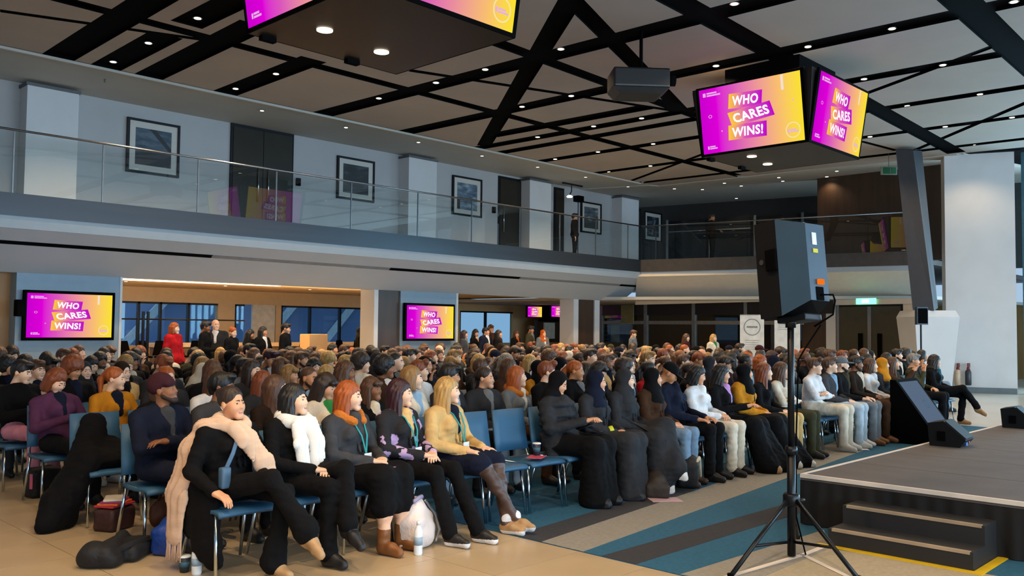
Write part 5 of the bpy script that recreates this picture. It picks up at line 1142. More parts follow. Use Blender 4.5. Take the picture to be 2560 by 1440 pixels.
# --- front row, each figure built for its place: k: (spec, head, yaw, pitch, body yaw, skin, top, bottom, shoe, inner, hair, haircol, label, sock, leg)
HERO = {
 (0, 0): (dict(arm='hang', legs='cross', coat=.018, lean=.0, inner=True, flare=.03), 'f', 8, -2, 8, 1, 'black', 'black', 'tan', 'black', 'bun', 'dark', 'person in black coat with beige scarf, legs crossed, nearest end of front row', None, None),
 (0, 1): (dict(arm='lap', legs='crossl', coat=.016, lean=.0, flare=.012), 'f', 20, -2, 12, 0, 'black', 'black', 'black', 'black', 'long', 'black', 'person with long black hair and thick white scarf in the front row', None, None),
 (0, 2): (dict(arm='lap', legs='flat', skirt=True, midi=True, bare=True, shoe='boot', lean=-.03, coat=.012), 'f', 22, 2, 12, 0, 'dgrey', 'black', 'brown', 'dgrey', 'xlong', 'ginger', 'person with long ginger hair, glasses, grey jacket and brown ankle boots', None, None),
 (0, 3): (dict(arm='lap', legs='fwd', lean=-.02, shoe='sneaker', wide=.02, coat=.012), 'f', 24, 0, 12, 0, 'floral', 'black', 'black', 'tan', 'xlong', 'wine', 'person with dark red hair in a black cardigan with lilac flowers', 'cl_white', None),
 (0, 4): (dict(arm='thigh', legs='ankles', skirt=True, bare=True, coat=.014, lean=.02, shoe='sneaker'), 'f', 26, 0, 12, 0, 'tan', 'navy', 'tan', 'navy', 'long', 'blonde', 'person with long blond hair, tan trench coat, dark tights and chunky trainers', 'cl_white', 'tights'),
 (0, 7): (dict(arm='phone', legs='flat', dress=True, coat=.028, puff=True, lean=-.1), 'f', 14, 22, 8, 1, 'charcoal', 'black', 'black', 'charcoal', 'hijab', 'black', 'person in black headscarf and puffer coat looking down at a phone', None, None),
 (0, 8): (dict(arm='lap', legs='flat', dress=True, coat=.02, lean=.06), 'f', 20, 4, 12, 1, 'charcoal', 'charcoal', 'black', 'black', 'hijab', 'navy', 'person in dark headscarf and black robe with a yellow wristband', None, None),
 (0, 9): (dict(arm='lap', legs='crossl', dress=True, coat=.024, lean=.04, shoe='sneaker'), 'f', 16, 2, 10, 0, 'charcoal', 'charcoal', 'white', 'charcoal', 'hijab', 'charcoal', 'person in charcoal headscarf and coat, one pale trainer raised', 'cl_white', None),
 (0, 10): (dict(arm='lap', legs='flat', coat=.024, lean=.05, wide=.02), 'f', 24, 0, 12, 1, 'brown', 'denim', 'dbrown', 'dbrown', 'hijab', 'black', 'person in brown coat, black headscarf and pale jeans, front row', None, None),
 (0, 11): (dict(arm='thigh', legs='flat', coat=.02, lean=-.16, wide=.02), 'm', 20, 34, 10, 2, 'navy', 'black', 'black', 'navy', 'cap', 'black', 'person bent forward in dark navy coat and black cap, front row', None, None),
 (0, 12): (dict(arm='lap', legs='flat', lean=-.06, wide=.03), 'f', 18, 16, 10, 1, 'white', 'cream', 'black', 'white', 'bob', 'black', 'person in white top and wide cream trousers with black bob', None, None),
 (0, 13): (dict(arm='phone', legs='fwd', dress=True, coat=.015, lean=.0), 'f', 26, 10, 10, 1, 'black', 'black', 'tan', 'lilac', 'long', 'black', 'person with long black hair, lilac shirt under black robe, front row', None, None),
 (0, 14): (dict(arm='lap', legs='fwd', dress=True, coat=.035, lean=.06), 'f', 30, 0, 12, 1, 'mustard', 'black', 'white', 'black', 'hijab', 'black', 'person in black headscarf and mustard fleece with long black skirt', None, None),
 (0, 15): (dict(arm='lap', legs='flat', lean=.08), 'f', 26, 2, 10, 0, 'black', 'tan', 'black', 'black', 'long', 'auburn', 'person with auburn hair, black jumper and tan trousers, left of speaker pole', None, None),
 (0, 16): (dict(arm='cross', legs='flat', lean=.06), 'f', 26, 2, 10, 0, 'cream', 'olive', 'black', 'cream', 'long', 'brown', 'person with brown hair and cream cardigan just left of the speaker pole', None, None),
 (0, 18): (dict(arm='cross', legs='flat', lean=.05, build=1.06, wide=.02, shoe='low'), 'm', 14, 4, 8, 0, 'white', 'cream', 'white', 'white', 'quiff', 'brown', 'person in white hoodie with folded arms and cream trousers', 'shoe_white', None),
 (0, 19): (dict(arm='lap', legs='flat', lean=.05, build=1.06, wide=.02, coat=.01), 'm', 20, -4, 10, 0, 'dgrey', 'ldenim', 'white', 'lblue', 'short', 'brown', 'person in dark grey jacket over pale blue shirt with pale jeans', None, None),
 (0, 20): (dict(arm='thigh', legs='flat', lean=-.02, build=1.05, wide=.03, shoe='boot'), 'b', 20, 2, 10, 0, 'black', 'grey', 'brown', 'olive', 'cap', 'grey', 'person in black jacket, grey jeans and brown boots, front row', None, None),
 (0, 21): (dict(arm='lap', legs='flat', lean=.0, build=1.04, coat=.01), 'b', 18, 4, 8, 3, 'dbrown', 'brown', 'brown', 'cream', 'short', 'black', 'bearded person in dark brown jacket over cream shirt', None, None),
 (0, 22): (dict(arm='lap', legs='flat', lean=.06), 'f', 22, 0, 10, 0, 'white', 'black', 'black', 'white', 'bob', 'brown', 'person in white shirt with brown bob, far part of front row', None, None),
 (0, 23): (dict(arm='lap', legs='flat', lean=.04, coat=.012), 'f', 20, 0, 10, 1, 'charcoal', 'black', 'black', 'white', 'hijab', 'mustard', 'person in pale mustard headscarf and charcoal jacket, far front row', None, None),
 (0, 24): (dict(arm='photo', legs='flat', lean=.0), 'f', 20, -4, 10, 1, 'brown', 'black', 'black', 'olive', 'long', 'brown', 'person in brown top holding both hands up near the face', None, None),
 (0, 26): (dict(arm='chin', legs='flat', lean=-.04, build=1.04), 'm', 14, 4, 8, 1, 'olive', 'black', 'black', 'charcoal', 'short', 'grey', 'person with short grey hair holding a hand to the chin, front row end', None, None),
 (0, 28): (dict(arm='lap', legs='cross', lean=.02, coat=.01), 'f', 10, 4, 6, 1, 'black', 'black', 'tan', 'teal', 'waves', 'black', 'person with wavy black hair and teal top at far end of front row', None, None),
 (1, 0): (dict(arm='cross', legs='flat', coat=.018, lean=.03, build=1.05), 'b', 32, -10, 12, 3, 'navy', 'navy', 'black', 'dgrey', 'beanie', 'maroon', 'bearded person in maroon beanie and navy jacket with folded arms', None, None),
 (1, 1): (dict(arm='lap', legs='flat', coat=.012, build=1.04), 'm', 34, 4, 12, 3, 'dgrey', 'black', 'black', 'cream', 'short', 'black', 'person with glasses and short black hair behind the beanie, cream shirt', None, None),
 (1, 2): (dict(arm='lap', legs='flat'), 'f', 42, 0, 12, 0, 'dbrown', 'black', 'black', 'black', 'xlong', 'brown', 'person with very long brown hair just behind the beige scarf', None, None),
 (1, 3): (dict(arm='phone', legs='flat', coat=.01), 'f', 20, 20, 10, 1, 'cream', 'black', 'black', 'green', 'fringe', 'dark', 'person in cream jacket looking down, second row behind white scarf', None, None),
 (1, 5): (dict(arm='lap', legs='flat', coat=.008), 'm', 40, 2, 14, 0, 'cream', 'denim', 'black', 'lblue', 'bob', 'dblonde', 'person with fluffy dark blond hair and pale blue polo collar, second row', None, None),
 (1, 6): (dict(arm='lap', legs='flat'), 'm', 34, 4, 10, 2, 'charcoal', 'black', 'black', 'lblue', 'short', 'black', 'person with short black hair behind the lilac-flower cardigan', None, None),
 (1, 8): (dict(arm='lap', legs='flat'), 'f', 36, 0, 12, 0, 'grey', 'brown', 'black', 'cream', 'xlong', 'ginger', 'person with long strawberry hair, grey top and mustard hood, behind blue chairs', None, None),
 (1, 9): (dict(arm='lap', legs='flat', coat=.012, build=1.03), 'm', 36, 2, 12, 0, 'black', 'black', 'black', 'blue', 'quiff', 'auburn', 'person in black jacket over bright blue shirt, behind the empty chairs', None, None),
 (2, 7): (dict(arm='lap', legs='flat', build=1.04), 'm', 36, 2, 12, 0, 'white', 'denim', 'black', 'white', 'quiff', 'auburn', 'person with brushed-up auburn hair and white shirt, third row', None, None),
 (2, 9): (dict(arm='lap', legs='flat', build=1.03, coat=.012), 'm', 38, 0, 12, 0, 'black', 'black', 'black', 'white', 'quiff', 'brown', 'person in black jacket and white shirt with brown quiff, third row', None, None),
 (1, 13): (dict(arm='lap', legs='flat', coat=.01), 'f', 30, 2, 10, 0, 'red', 'black', 'black', 'red', 'pony', 'black', 'person in bright red jacket with black ponytail, second row', None, None),
 (3, 0): (dict(arm='phone', legs='flat', coat=.012, lean=-.16), 'f', 14, 34, 10, 0, 'purple', 'black', 'black', 'navy', 'bob', 'auburn', 'person in purple jumper with brown bob bent over a phone', None, None),
 (4, 0): (dict(arm='phone', legs='flat', coat=.02, lean=-.04), 'm', 30, 12, 10, 0, 'black', 'pink', 'black', 'black', 'short', 'black', 'person in black jacket and pink trousers at the left aisle', None, None),
 (3, 1): (dict(arm='lap', legs='flat'), 'f', 36, 4, 12, 0, 'mustard', 'black', 'black', 'navy', 'pony', 'ginger', 'person with ginger ponytail and mustard collar behind the empty chair', None, None),
}
EMPTY_SEATS = {(0, 5), (0, 6), (0, 25), (0, 27), (2, 0)}
done = {}
for (r, k), h in HERO.items():
    spec, hk, yaw, pit, byaw, sk, top, bot, shoe, inn, hs, hc, lab, sock, leg = h
    near = r == 0 and k <= 14
    me, Hm, S = make_body('person', spec, hk, yaw*D2R, pit*D2R, 0, .0108 if near else .018, .0064 if near else .0085, curl=.6)
    p = seat_loc(r, k)+Vector((0, .03, 0)); p.z = zfl(p.x)
    sc = 1.0 if hk == 'f' else 1.03
    o = person(me, Hm, p, byaw*D2R, sc, sk, top, bot, shoe, inn, hs, hc, lab, GR, hi=(r == 0 or near), sock=sock or ('cl_black' if shoe != 'white' else 'shoe_white'), leg=leg)
    done[(r, k)] = o
# --- crowd prototypes
PROTO = []
for i, (sp_, hk, yaw, pit) in enumerate([
    (dict(arm='lap'), 'f', 20, 2), (dict(arm='lap', coat=.02), 'f', 28, 0), (dict(arm='phone', lean=-.08), 'f', 12, 26), (dict(arm='lap', coat=.025), 'f', 10, 6), (dict(arm='cross'), 'f', 24, -2), (dict(arm='chin'), 'f', 24, 4), (dict(arm='lap', lean=.05), 'f', -6, 4),
    (dict(arm='cross', build=1.05), 'm', 20, 0), (dict(arm='lap', build=1.06, coat=.012), 'm', 28, 2), (dict(arm='phone', build=1.05, lean=-.1), 'm', 14, 24), (dict(arm='lap', build=1.08), 'b', 16, 0), (dict(arm='chin', build=1.05), 'b', 18, 2)]):
    me, Hm, S = make_body('person', sp_, hk, yaw*D2R, pit*D2R, 0, .022, .008, curl=.6); PROTO.append((me, Hm, hk))
FP = [p for p in PROTO if p[2] == 'f']; MP = [p for p in PROTO if p[2] != 'f']
def pick(d):
    ks = list(d); return random.choices(ks, [d[k] for k in ks])[0]
TOPS = dict(black=38, charcoal=12, navy=9, dgrey=8, brown=6, dbrown=7, olive=5, grey=4, cream=4, white=3, maroon=2, blue=1.5, mustard=1.5, lblue=1.5, purple=1, red=1, tan=2, green=.6)
INN = dict(white=3, black=6, grey=3, cream=2, lblue=1, navy=2, maroon=1)
FH = dict(long=6, xlong=3, bob=3, bun=2.5, pony=3, waves=3, fringe=2, curly=1.5, hijab=4.5); MH = dict(short=6, quiff=3, curly=2, beanie=.7, cap=.6, bald=.5, slick=.8)
HC = dict(black=22, dark=20, brown=26, auburn=12, ginger=4, dblonde=10, blonde=6, grey=.5, wine=2)
HCL = dict(black=8, charcoal=3, navy=2, dbrown=2, grey=1, olive=.7, cream=.7)
CLH = dict(black=4, charcoal=2, navy=2, maroon=1, grey=1)
BOTS = dict(black=8, navy=2, denim=4, charcoal=3, brown=1, ldenim=1, dgrey=2)
def wpx(P):
    d = Vector(P)-CAM; w = d.dot(fw); return 1280+FPX*d.dot(CR)/w, 720-FPX*d.dot(CU)/w
n_p = 0
for r in range(NR):
    seat_no = 0
    for k in range(NK):
        L_ = seat_loc(r, k)
        px, py = wpx(L_+Vector((0, 0, 1.15)))
        if px < -70 or (r == 0 and k > 28): continue
        seat_no += 1
        jx = random.uniform(-.02, .02); loc = Vector((L_.x, L_.y, zfl(L_.x)))
        place = f'{ordw(r+1)} row, {ordw(seat_no)} from left'
        random.seed(1000*r+k+5)
        occupied = (r, k) in done or ((r, k) not in EMPTY_SEATS and random.random() < .955)
        if not occupied and r > 0 and (r, k) != (2, 0) and r > 4: continue
        clab = {(0, 5): 'empty blue chair beside the tan trench coat', (0, 6): 'empty blue chair holding a coffee cup and pink leaflet', (2, 0): 'blue chair with a black coat heaped on its seat, left aisle'}.get((r, k), f'{"blue chair with chrome legs under a sitter" if occupied else "empty blue chair"}, {place}')
        if r < 9: chair(loc, 0, clab, 'blue conference chairs', r < 3 or (r < 5 and k < 2))
        else: chair(loc, 0, clab, 'blue conference chairs', False)
        if not occupied or (r, k) in done: continue
        fem = random.random() < .68
        me, Hm, hk = random.choice(FP if fem else MP)
        hs = pick(FH if fem else MH); hc = pick(HCL) if hs == 'hijab' else pick(CLH) if hs in CLOTHHEAD else pick(HC)
        if hs == 'bald': hc = 'grey'
        sk = random.choices(range(5), [42, 24, 14, 12, 8])[0]
        if sk >= 3 and hc in ('blonde', 'dblonde', 'ginger', 'auburn'): hc = 'black'
        top = pick(TOPS); inn = pick(INN); bot = pick(BOTS)
        lab = f'person with {hairname(hs, hc)} in {CN.get(top, top)} top, {place}'
        o = person(me, Hm, loc+Vector((jx, .03+random.uniform(-.03, .03), 0)), (6+random.uniform(-12, 14))*D2R, random.uniform(.96, 1.05)*(1.03 if not fem else 1.0), sk, top, bot, pick(dict(black=4, white=2, brown=1)), inn, hs, hc, lab, GR)
        n_p += 1
# --- standing people
ST = [make_body('person', dict(arm=a, build=b), hk, y*D2R, p*D2R, 0, .022, .008, stand=True) + (hk,) for a, b, hk, y, p in (('down', 1.0, 'f', 10, 4), ('front', 1.0, 'f', -20, 14), ('down', 1.07, 'm', 20, 0), ('front', 1.07, 'm', 0, 10))]
STAND = [ # px x, v, proto, facing deg, skin, top, bottom, inner, hair, haircol, scale, label
 (434, 17.3, 0, 25, 0, 'red', 'black', 'red', 'bob', 'ginger', 1.02, 'person standing in a bright red coat at the back of the hall'),
 (512, 17.6, 3, 50, 3, 'black', 'charcoal', 'black', 'short', 'black', 1.04, 'broad person standing in black jacket right of the red coat'),
 (537, 18.1, 2, -30, 0, 'charcoal', 'charcoal', 'white', 'bald', 'grey', 1.07, 'balding person standing in dark suit behind the black jacket'),
 (580, 17.2, 1, 30, 0, 'black', 'black', 'black', 'bun', 'ginger', .97, 'person with ginger bun standing with hands together at the back'),
 (624, 17.6, 1, 60, 2, 'black', 'black', 'black', 'long', 'black', .94, 'short person with long black hair standing by the cream door'),
 (656, 17.3, 0, 20, 2, 'black', 'black', 'white', 'long', 'black', .98, 'person with black hair standing right of the cream door'),
 (713, 17.0, 3, 45, 1, 'black', 'black', 'black', 'short', 'black', 1.03, 'person in dark jumper looking down, standing before the right lounge window'),
 (898, 20.5, 2, 60, 1, 'black', 'black', 'grey', 'hijab', 'charcoal', .98, 'person in dark headscarf standing at the right end of the lounge'),
 (1160, 17.4, 0, 30, 1, 'dgrey', 'black', 'grey', 'long', 'dark', .95, 'person in grey standing right of the second blue pier'),
 (1188, 17.8, 1, 20, 1, 'black', 'black', 'cream', 'long', 'black', .97, 'person with long black hair in a black coat, standing group'),
 (1214, 17.5, 2, 10, 1, 'navy', 'navy', 'white', 'short', 'black', 1.0, 'person in navy suit in the standing group of the second opening'),
 (1226, 18.6, 3, -10, 2, 'dbrown', 'black', 'brown', 'short', 'brown', 1.05, 'tall person in dark brown behind the navy suit'),
 (1246, 17.4, 0, 20, 1, 'black', 'black', 'brown', 'long', 'dark', .96, 'person with dark hair in black right of the navy suit'),
 (1290, 18.6, 1, 10, 1, 'black', 'black', 'orange', 'bob', 'brown', .95, 'person with orange scarf in the second opening'),
 (1326, 18.2, 3, 20, 2, 'olive', 'black', 'grey', 'short', 'black', 1.04, 'person in olive jacket standing below the small displays'),
 (1357, 17.8, 0, -10, 0, 'grey', 'black', 'white', 'hijab', 'orange', .97, 'person with orange head covering and grey top below the small displays'),
]
for px, v, pi, fa, sk, top, bot, inn, hs, hc, sc, lab in STAND:
    p = V(px, 900, v); me, Hm, S, hk = ST[pi]
    person(me, Hm, (p.x, v, 0), fa*D2R, sc, sk, top, bot, 'black', inn, hs, hc, lab, 'people standing at the back')
for px, dep, pi, fa, sk, top, bot, inn, hs, hc, sc, lab in ((1583, 26.0, 3, 20, 0, 'grey', 'charcoal', 'grey', 'short', 'brown', .98, 'person in grey shirt behind the green cloth tables'), (1716, 24.4, 1, 30, 0, 'maroon', 'black', 'maroon', 'long', 'brown', .93, 'person in maroon jumper before the far glazing'), (1784, 24.0, 0, -10, 0, 'cream', 'black', 'green', 'long', 'blonde', .93, 'person in cream coat over green top before the far glazing')):
    p = DP(px, 900, dep); me, Hm, S, hk = ST[pi]; person(me, Hm, (p.x, p.y, 0), fa*D2R, sc, sk, top, bot, 'black', inn, hs, hc, lab, 'people standing at the back')
me, Hm, S, hk = ST[2]; p = V(1436, 600, VW-1.1); person(me, Hm, (p.x+.25, VW-.9, ZF1-.12), 30*D2R, 1.0, 1, 'black', 'black', 'black', 'black', 'short', 'black', 'person in black standing on the left balcony by the bright lamp', 'people on the balconies')
me, Hm, S, hk = ST[3]; p = DP(1780, 640, 29.5); person(me, Hm, (p.x, p.y, ZF1-.14), 20*D2R, 1.03, 2, 'dbrown', 'black', 'black', 'brown', 'short', 'dark', 'person in dark brown holding something on the far gallery', 'people on the balconies')
# ================================================================== THINGS WORN AND HELD, BAGS, BOTTLES
def child_local(o, me_or_mb, name, m=None, smooth=True):
    return me_or_mb.build(name, m, o, smooth)
m_scb = mat('scarf_beige', '#cfae93', .9, vary=.12, scale=6, bump=.12, bscale=90, stretch=(1, 1, 4)); m_scw = mat('scarf_white', '#dcdad4', .9, vary=.06, scale=6, bump=.12, bscale=90)
h0, h1, h2, h3, h4 = [done[(0, k)] for k in range(5)]
def knit(P): return .006*np.sin(P[:, 0]*120+P[:, 1]*90+2*np.sin(P[:, 2]*12))*np.clip((P[:, 2]-.2)*3, 0, 1)
S = Sdf()
for i in range(12):
    a, b = 2*math.pi*i/12, 2*math.pi*(i+1)/12
    q = lambda t: (.088*math.cos(t), .005-.085*math.sin(t)*-1*-1, .985-.03*math.sin(t))
    S.cone(q(a), q(b), .036, .036, 0, .03)
S.cone((-.05, -.11, .95), (.02, -.15, .88), .045, .05, 0, .03, sc=(1.2, .6, 1)); S.cone((.02, -.15, .88), (.12, -.195, .72), .05, .05, 0, .03, sc=(1.2, .5, 1)); S.cone((.12, -.195, .72), (.165, -.225, .61), .05, .042, 0, .03, sc=(1.2, .5, 1))
S.cone((-.07, .03, .985), (-.145, .085, .965), .055, .06, 0, .03, sc=(1, 1.2, .55)); S.cone((-.145, .085, .965), (-.215, .175, .80), .06, .06, 0, .03, sc=(.6, 1.2, .8)); S.cone((-.215, .175, .80), (-.255, .235, .5), .06, .065, 0, .03, sc=(.4, 1.3, 1)); S.cone((-.255, .235, .5), (-.265, .235, .24), .065, .07, 0, .03, sc=(.35, 1.3, 1))
sc0 = sdf_part('scarf', S, m_scb, h0, .009, knit)
for i in range(9):
    y = .155+.02*i; MB().tube([(-.265, y, .24), (-.267+.004*(i % 3), y, .16), (-.264, y+.004, .07+.01*(i % 2))], .007, 5).build('tassel', m_scb, sc0, True)
# coat skirts of the first sitter hanging beside the chair
S = Sdf(); S.cone((-.2, .05, .56), (-.225, -.02, .2), .075, .07, 0, .05, sc=(.6, 1.5, 1)); S.cone((-.2, -.05, .5), (-.21, -.12, .12), .06, .07, 0, .05, sc=(.5, 1.4, 1)); S.cone((-.17, .12, .56), (-.2, .16, .3), .07, .06, 0, .05, sc=(.6, 1.4, 1))
sdf_part('coat_skirt', S, MATS['cl_black'], h0, .014, wrinkle)
child_local(h0, ribbon([(-.02, -.11, .92), (-.10, -.155, .80), (-.16, -.15, .68)], .03, .006, (1, 0, 0)), 'bag_strap', mat('strap_blue', '#3c5a74', .5))
child_local(h0, MB().rbox((-.2, -.185, .58), (-.13, -.13, .72), .015), 'small_bag', mat('strap_blue', '#3c5a74', .5))
# white scarf
S = Sdf()
for i in range(12):
    a, b = 2*math.pi*i/12, 2*math.pi*(i+1)/12
    q = lambda t: (.09*math.cos(t), .01-.088*math.sin(t), .975-.025*math.sin(t))
    S.cone(q(a), q(b), .043, .043, 0, .03)
S.cone((-.07, -.1, .95), (-.085, -.15, .82), .045, .05, 0, .012, sc=(1.1, .55, 1)); S.cone((-.085, -.15, .82), (-.075, -.185, .63), .05, .048, 0, .012, sc=(1.1, .45, 1)); S.cone((.05, -.11, .95), (.055, -.165, .82), .045, .055, 0, .012, sc=(1.1, .55, 1)); S.cone((.055, -.165, .82), (.05, -.195, .64), .055, .05, 0, .012, sc=(1.1, .45, 1))
S.cone((-.09, -.03, .985), (.09, -.06, .955), .03, .032, 0, .02) if False else None
sdf_part('scarf', S, m_scw, h1, .009, knit)
# glasses
def glasses(o, col='#1a1a1c'):
    hm = [c for c in o.children if c.name.split('.')[0] in ('hair', 'headscarf', 'beanie', 'cap')][0].matrix_local
    mb = MB()
    for sx in (-1, 1):
        mb.tube([hm @ Vector((sx*.031+.021*math.cos(t), -.099+.006*abs(math.cos(t)*(1 if math.cos(t)*sx > 0 else 0)), .002+.017*math.sin(t))) for t in [2*math.pi*i/12 for i in range(13)]], .0018, 5)
        mb.tube([hm @ Vector((sx*.052, -.094, .006)), hm @ Vector((sx*.075, -.04, .006)), hm @ Vector((sx*.078, .01, .0))], .0018, 5)
    mb.tube([hm @ Vector((-.01, -.101, .006)), hm @ Vector((.01, -.101, .006))], .0018, 5)
    mb.build('glasses', mat('glasses_'+col, col, .3), o, True)
glasses(h2); glasses(done[(1, 1)])
# mustard hoods / collars
for o in (h2, done[(1, 8)]):
    S = Sdf(); S.cone((-.1, .03, .97), (0, .12, .985), .045, .05, 0, .03); S.cone((.1, .03, .97), (0, .12, .985), .045, .05, 0, .03); S.cone((-.1, .03, .97), (-.05, -.07, .93), .04, .03, 0, .03); S.cone((.1, .03, .97), (.05, -.07, .93), .04, .03, 0, .03)
    sdf_part('hood', S, mat('hood_mustard', '#b5651a', .9, vary=.15, bump=.4, bscale=60), o, .012, knit)
# lanyards
m_lan = mat('lanyard_teal', '#1f8a8c', .5); m_badge = mat('badge_white', '#dcdcd8', .5)
for o, yy in ((h3, .0), (h4, -.02), (h2, .0)):
    l = child_local(o, ribbon([(-.06, .02, .985), (-.055, -.075+yy, .93), (-.03, -.135+yy, .83), (0, -.155+yy, .70)], .014, .003, (1, 0, 0)), 'lanyard', m_lan); child_local(o, ribbon([(.06, .02, .985), (.055, -.075+yy, .93), (.03, -.135+yy, .83), (.004, -.155+yy, .70)], .014, .003, (1, 0, 0)), 'lanyard', m_lan)
    child_local(o, MB().rbox((-.04, -.175+yy, .61), (.04, -.168+yy, .70), .003), 'badge', m_badge, False)
# phones, wristband, papers
def thing_box(name, p, half, rot, m, label, cat, grp=None):
    M4 = Matrix.Translation(p) @ Matrix.Rotation(rot[2], 4, 'Z') @ Matrix.Rotation(rot[0], 4, 'X') @ Matrix.Rotation(rot[1], 4, 'Y')
    o = MB().rbox((-half[0], -half[1], -half[2]), half, min(half)*.6).build(name, m); o.matrix_world = M4; return tag(o, label, cat, grp)
def wp(o, p): return (Matrix.Translation(o.location) @ o.rotation_euler.to_matrix().to_4x4()) @ Vector(p)
m_ph = mat('phone_black', '#15171a', .2)
thing_box('phone', wp(done[(0, 7)], (0, -.37, .70)), (.036, .07, .005), (.25, 0, .15), m_ph, 'dark phone held by the person in the black puffer coat', 'phone')
thing_box('phone', wp(done[(3, 0)], (0, -.36, .73)), (.036, .07, .005), (.35, 0, .15), m_ph, 'dark phone held by the person in the purple jumper', 'phone')
thing_box('tablet', wp(h2, (.0, -.36, .615)), (.1, .075, .007), (0, 0, .3), mat('pad_pink', '#8a5a70', .5), 'flat pad with pink edge on the ginger-haired sitter\'s lap', 'tablet')
MB().lathe([(.044, -.02), (.047, 0), (.044, .02)], (0, 0, 0), 14).build('wristband', mat('band_yellow', '#c9d020', .5), done[(0, 8)]).matrix_local = Matrix.Translation((-.09, -.23, .648)) @ Matrix.Rotation(1.2, 4, 'X') @ Matrix.Rotation(.7, 4, 'Y')
# ---- bottles and cups
def bottle(p, h, r, col, label, cap_='#d8d8d8'):
    t = empty('bottle', p); tag(t, label, 'bottle')
    MB().lathe([(r*.9, 0), (r, .01), (r, h*.72), (r*.5, h*.85), (r*.42, h*.9)], n=16).build('bottle_body', mat('bottle_'+col, col, .3), t, True); MB().lathe([(r*.45, h*.89), (r*.45, h), (r*.3, h*1.02)], n=14).build('cap', mat('cap_'+cap_, cap_, .4), t, True)
    MB().lathe([(r*1.01, h*.3), (r*1.01, h*.55)], n=16).build('print_band', mat('band_'+col+cap_, '#8fa6b8', .4), t, True)
def cup(p, h, r, col, label, lid='#e6e6e2'):
    t = empty('cup', p); tag(t, label, 'cup')
    MB().lathe([(r*.72, 0), (r, h)], n=18).build('cup_body', mat('cup_'+col, col, .5), t, True); MB().lathe([(r*1.05, h), (r*1.05, h*1.06), (r*.9, h*1.12)], n=18).build('lid', mat('lid_'+lid, lid, .4), t, True); MB().lathe([(r*.87, h*.38), (r*.95, h*.72)], n=18).build('sleeve', mat('sleeve_'+col, '#2f5a68', .6), t, True)
bottle(G(491, 1436), .2, .033, '#d9dcdd', 'white bottle standing on the floor by the black coat'); cup(G(461, 1430), .10, .04, '#17252e', 'dark paper cup beside the white floor bottle')
bottle(G(1045, 1387), .24, .032, '#dfe6ea', 'slim white bottle in front of the white backpack', '#e8e8e8')
s6 = seat_loc(0, 6); cup(Vector((s6.x+.03, s6.y-.06, .478)), .11, .038, '#20263a', 'coffee cup with white lid on the empty blue chair')
thing_box('leaflet', Vector((s6.x-.04, s6.y-.12, .483)), (.1, .07, .003), (0, 0, .5), mat('leaflet_pink', '#c24a5a', .5), 'pink leaflet lying on the empty blue chair', 'leaflet')
thing_box('leaflet', G(1662, 1249, .012), (.105, .15, .0025), (0, 0, .9), mat('leaflet_pale', '#c9a9b0', .5), 'pale leaflet lying on the carpet before the front row', 'leaflet')
cup(G(1785, 1192, .006), .11, .042, '#1a2350', 'blue paper cup on the floor under the front row'); bottle(G(1886, 1175, .006), .2, .03, '#cfd8e8', 'small clear bottle on the floor beside the mustard fleece', '#3a4a80')
thing_box('leaflet', G(2142, 1122, .012), (.1, .15, .0025), (0, 0, .6), mat('leaflet_white', '#c9ced6', .5), 'white paper on the floor by the cream trousers', 'leaflet')
# ---- bags
def bag(p, S, m, label, name='backpack', rz=0, parts=(), h=.014, rip=None):
    t = empty(name, p, rz); tag(t, label, 'bag'); sdf_part('bag_body', S, m, t, h, rip or crease, floor=.003)
    for nm, mb, mm in parts: mb.build(nm, mm, t, True)
    return t
def crease(P): return .006*np.sin(P[:, 0]*27+P[:, 2]*19)*np.sin(P[:, 1]*23+P[:, 2]*31)
m_bb = mat('bag_black', '#0f0f11', .75, vary=.25, scale=6, bump=.3, bscale=40)
S = Sdf(); S.ell((0, 0, .17), (.15, .11, .2), 0, .03); S.box((0, .0, .12), (.15, .11, .13), .06, 0, .05); S.ell((0, -.1, .11), (.1, .05, .09), 0, .03)
white_parts = [('top_band', MB().tube([(-.09, -.02, .35), (-.03, -.04, .37), (.03, -.04, .37), (.09, -.02, .35)], .016, 8), mat('bag_lilac', '#8f8aa8', .6)), ('strap', ribbon([(.1, -.05, .33), (.17, -.1, .22), (.17, -.14, .1), (.12, -.13, .02)], .03, .01, (1, .6, 0)), mat('bag_strap_white', '#c9c2c4', .7)), ('strap', ribbon([(-.12, -.05, .12), (-.17, -.07, .1), (-.15, -.08, .05)], .03, .01, (0, 0, 1)), MATS['bag_strap_white'])]
bag(G(1036, 1366), S, mat('bag_white', '#d9cdc8', .7, vary=.08, bump=.3, bscale=40), 'white backpack standing on the floor before the front row', rz=.5, parts=white_parts)
S = Sdf(); S.box((0, .02, .055), (.28, .14, .055), .05, 0, .03); S.ell((-.2, .05, .1), (.12, .1, .07), 0, .04); S.box((.08, -.1, .06), (.2, .09, .055), .045, 0, .015); S.cone((-.25, -.05, .1), (.2, .05, .12), .05, .04, 0, .03)
bag(G(290, 1398), S, m_bb, 'black backpack lying flat on the beige floor at the left', rz=.75, parts=[('strap', ribbon([(-.3, -.02, .08), (-.1, -.14, .13), (.15, -.17, .12), (.3, -.08, .06)], .04, .012, (0, .6, 1)), m_bb)])
S = Sdf(); S.ell((0, 0, .13), (.17, .1, .14), 0, .03); S.box((0, 0, .1), (.17, .09, .1), .04, 0, .04)
bag(G(432, 1378), S, mat('bag_blue', '#123a8a', .5, vary=.2, bump=.3, bscale=30), 'bright blue bag on the floor under the beige scarf', 'tote_bag', rz=.6)
S = Sdf(); S.ell((0, 0, .12), (.16, .09, .13), 0, .03)
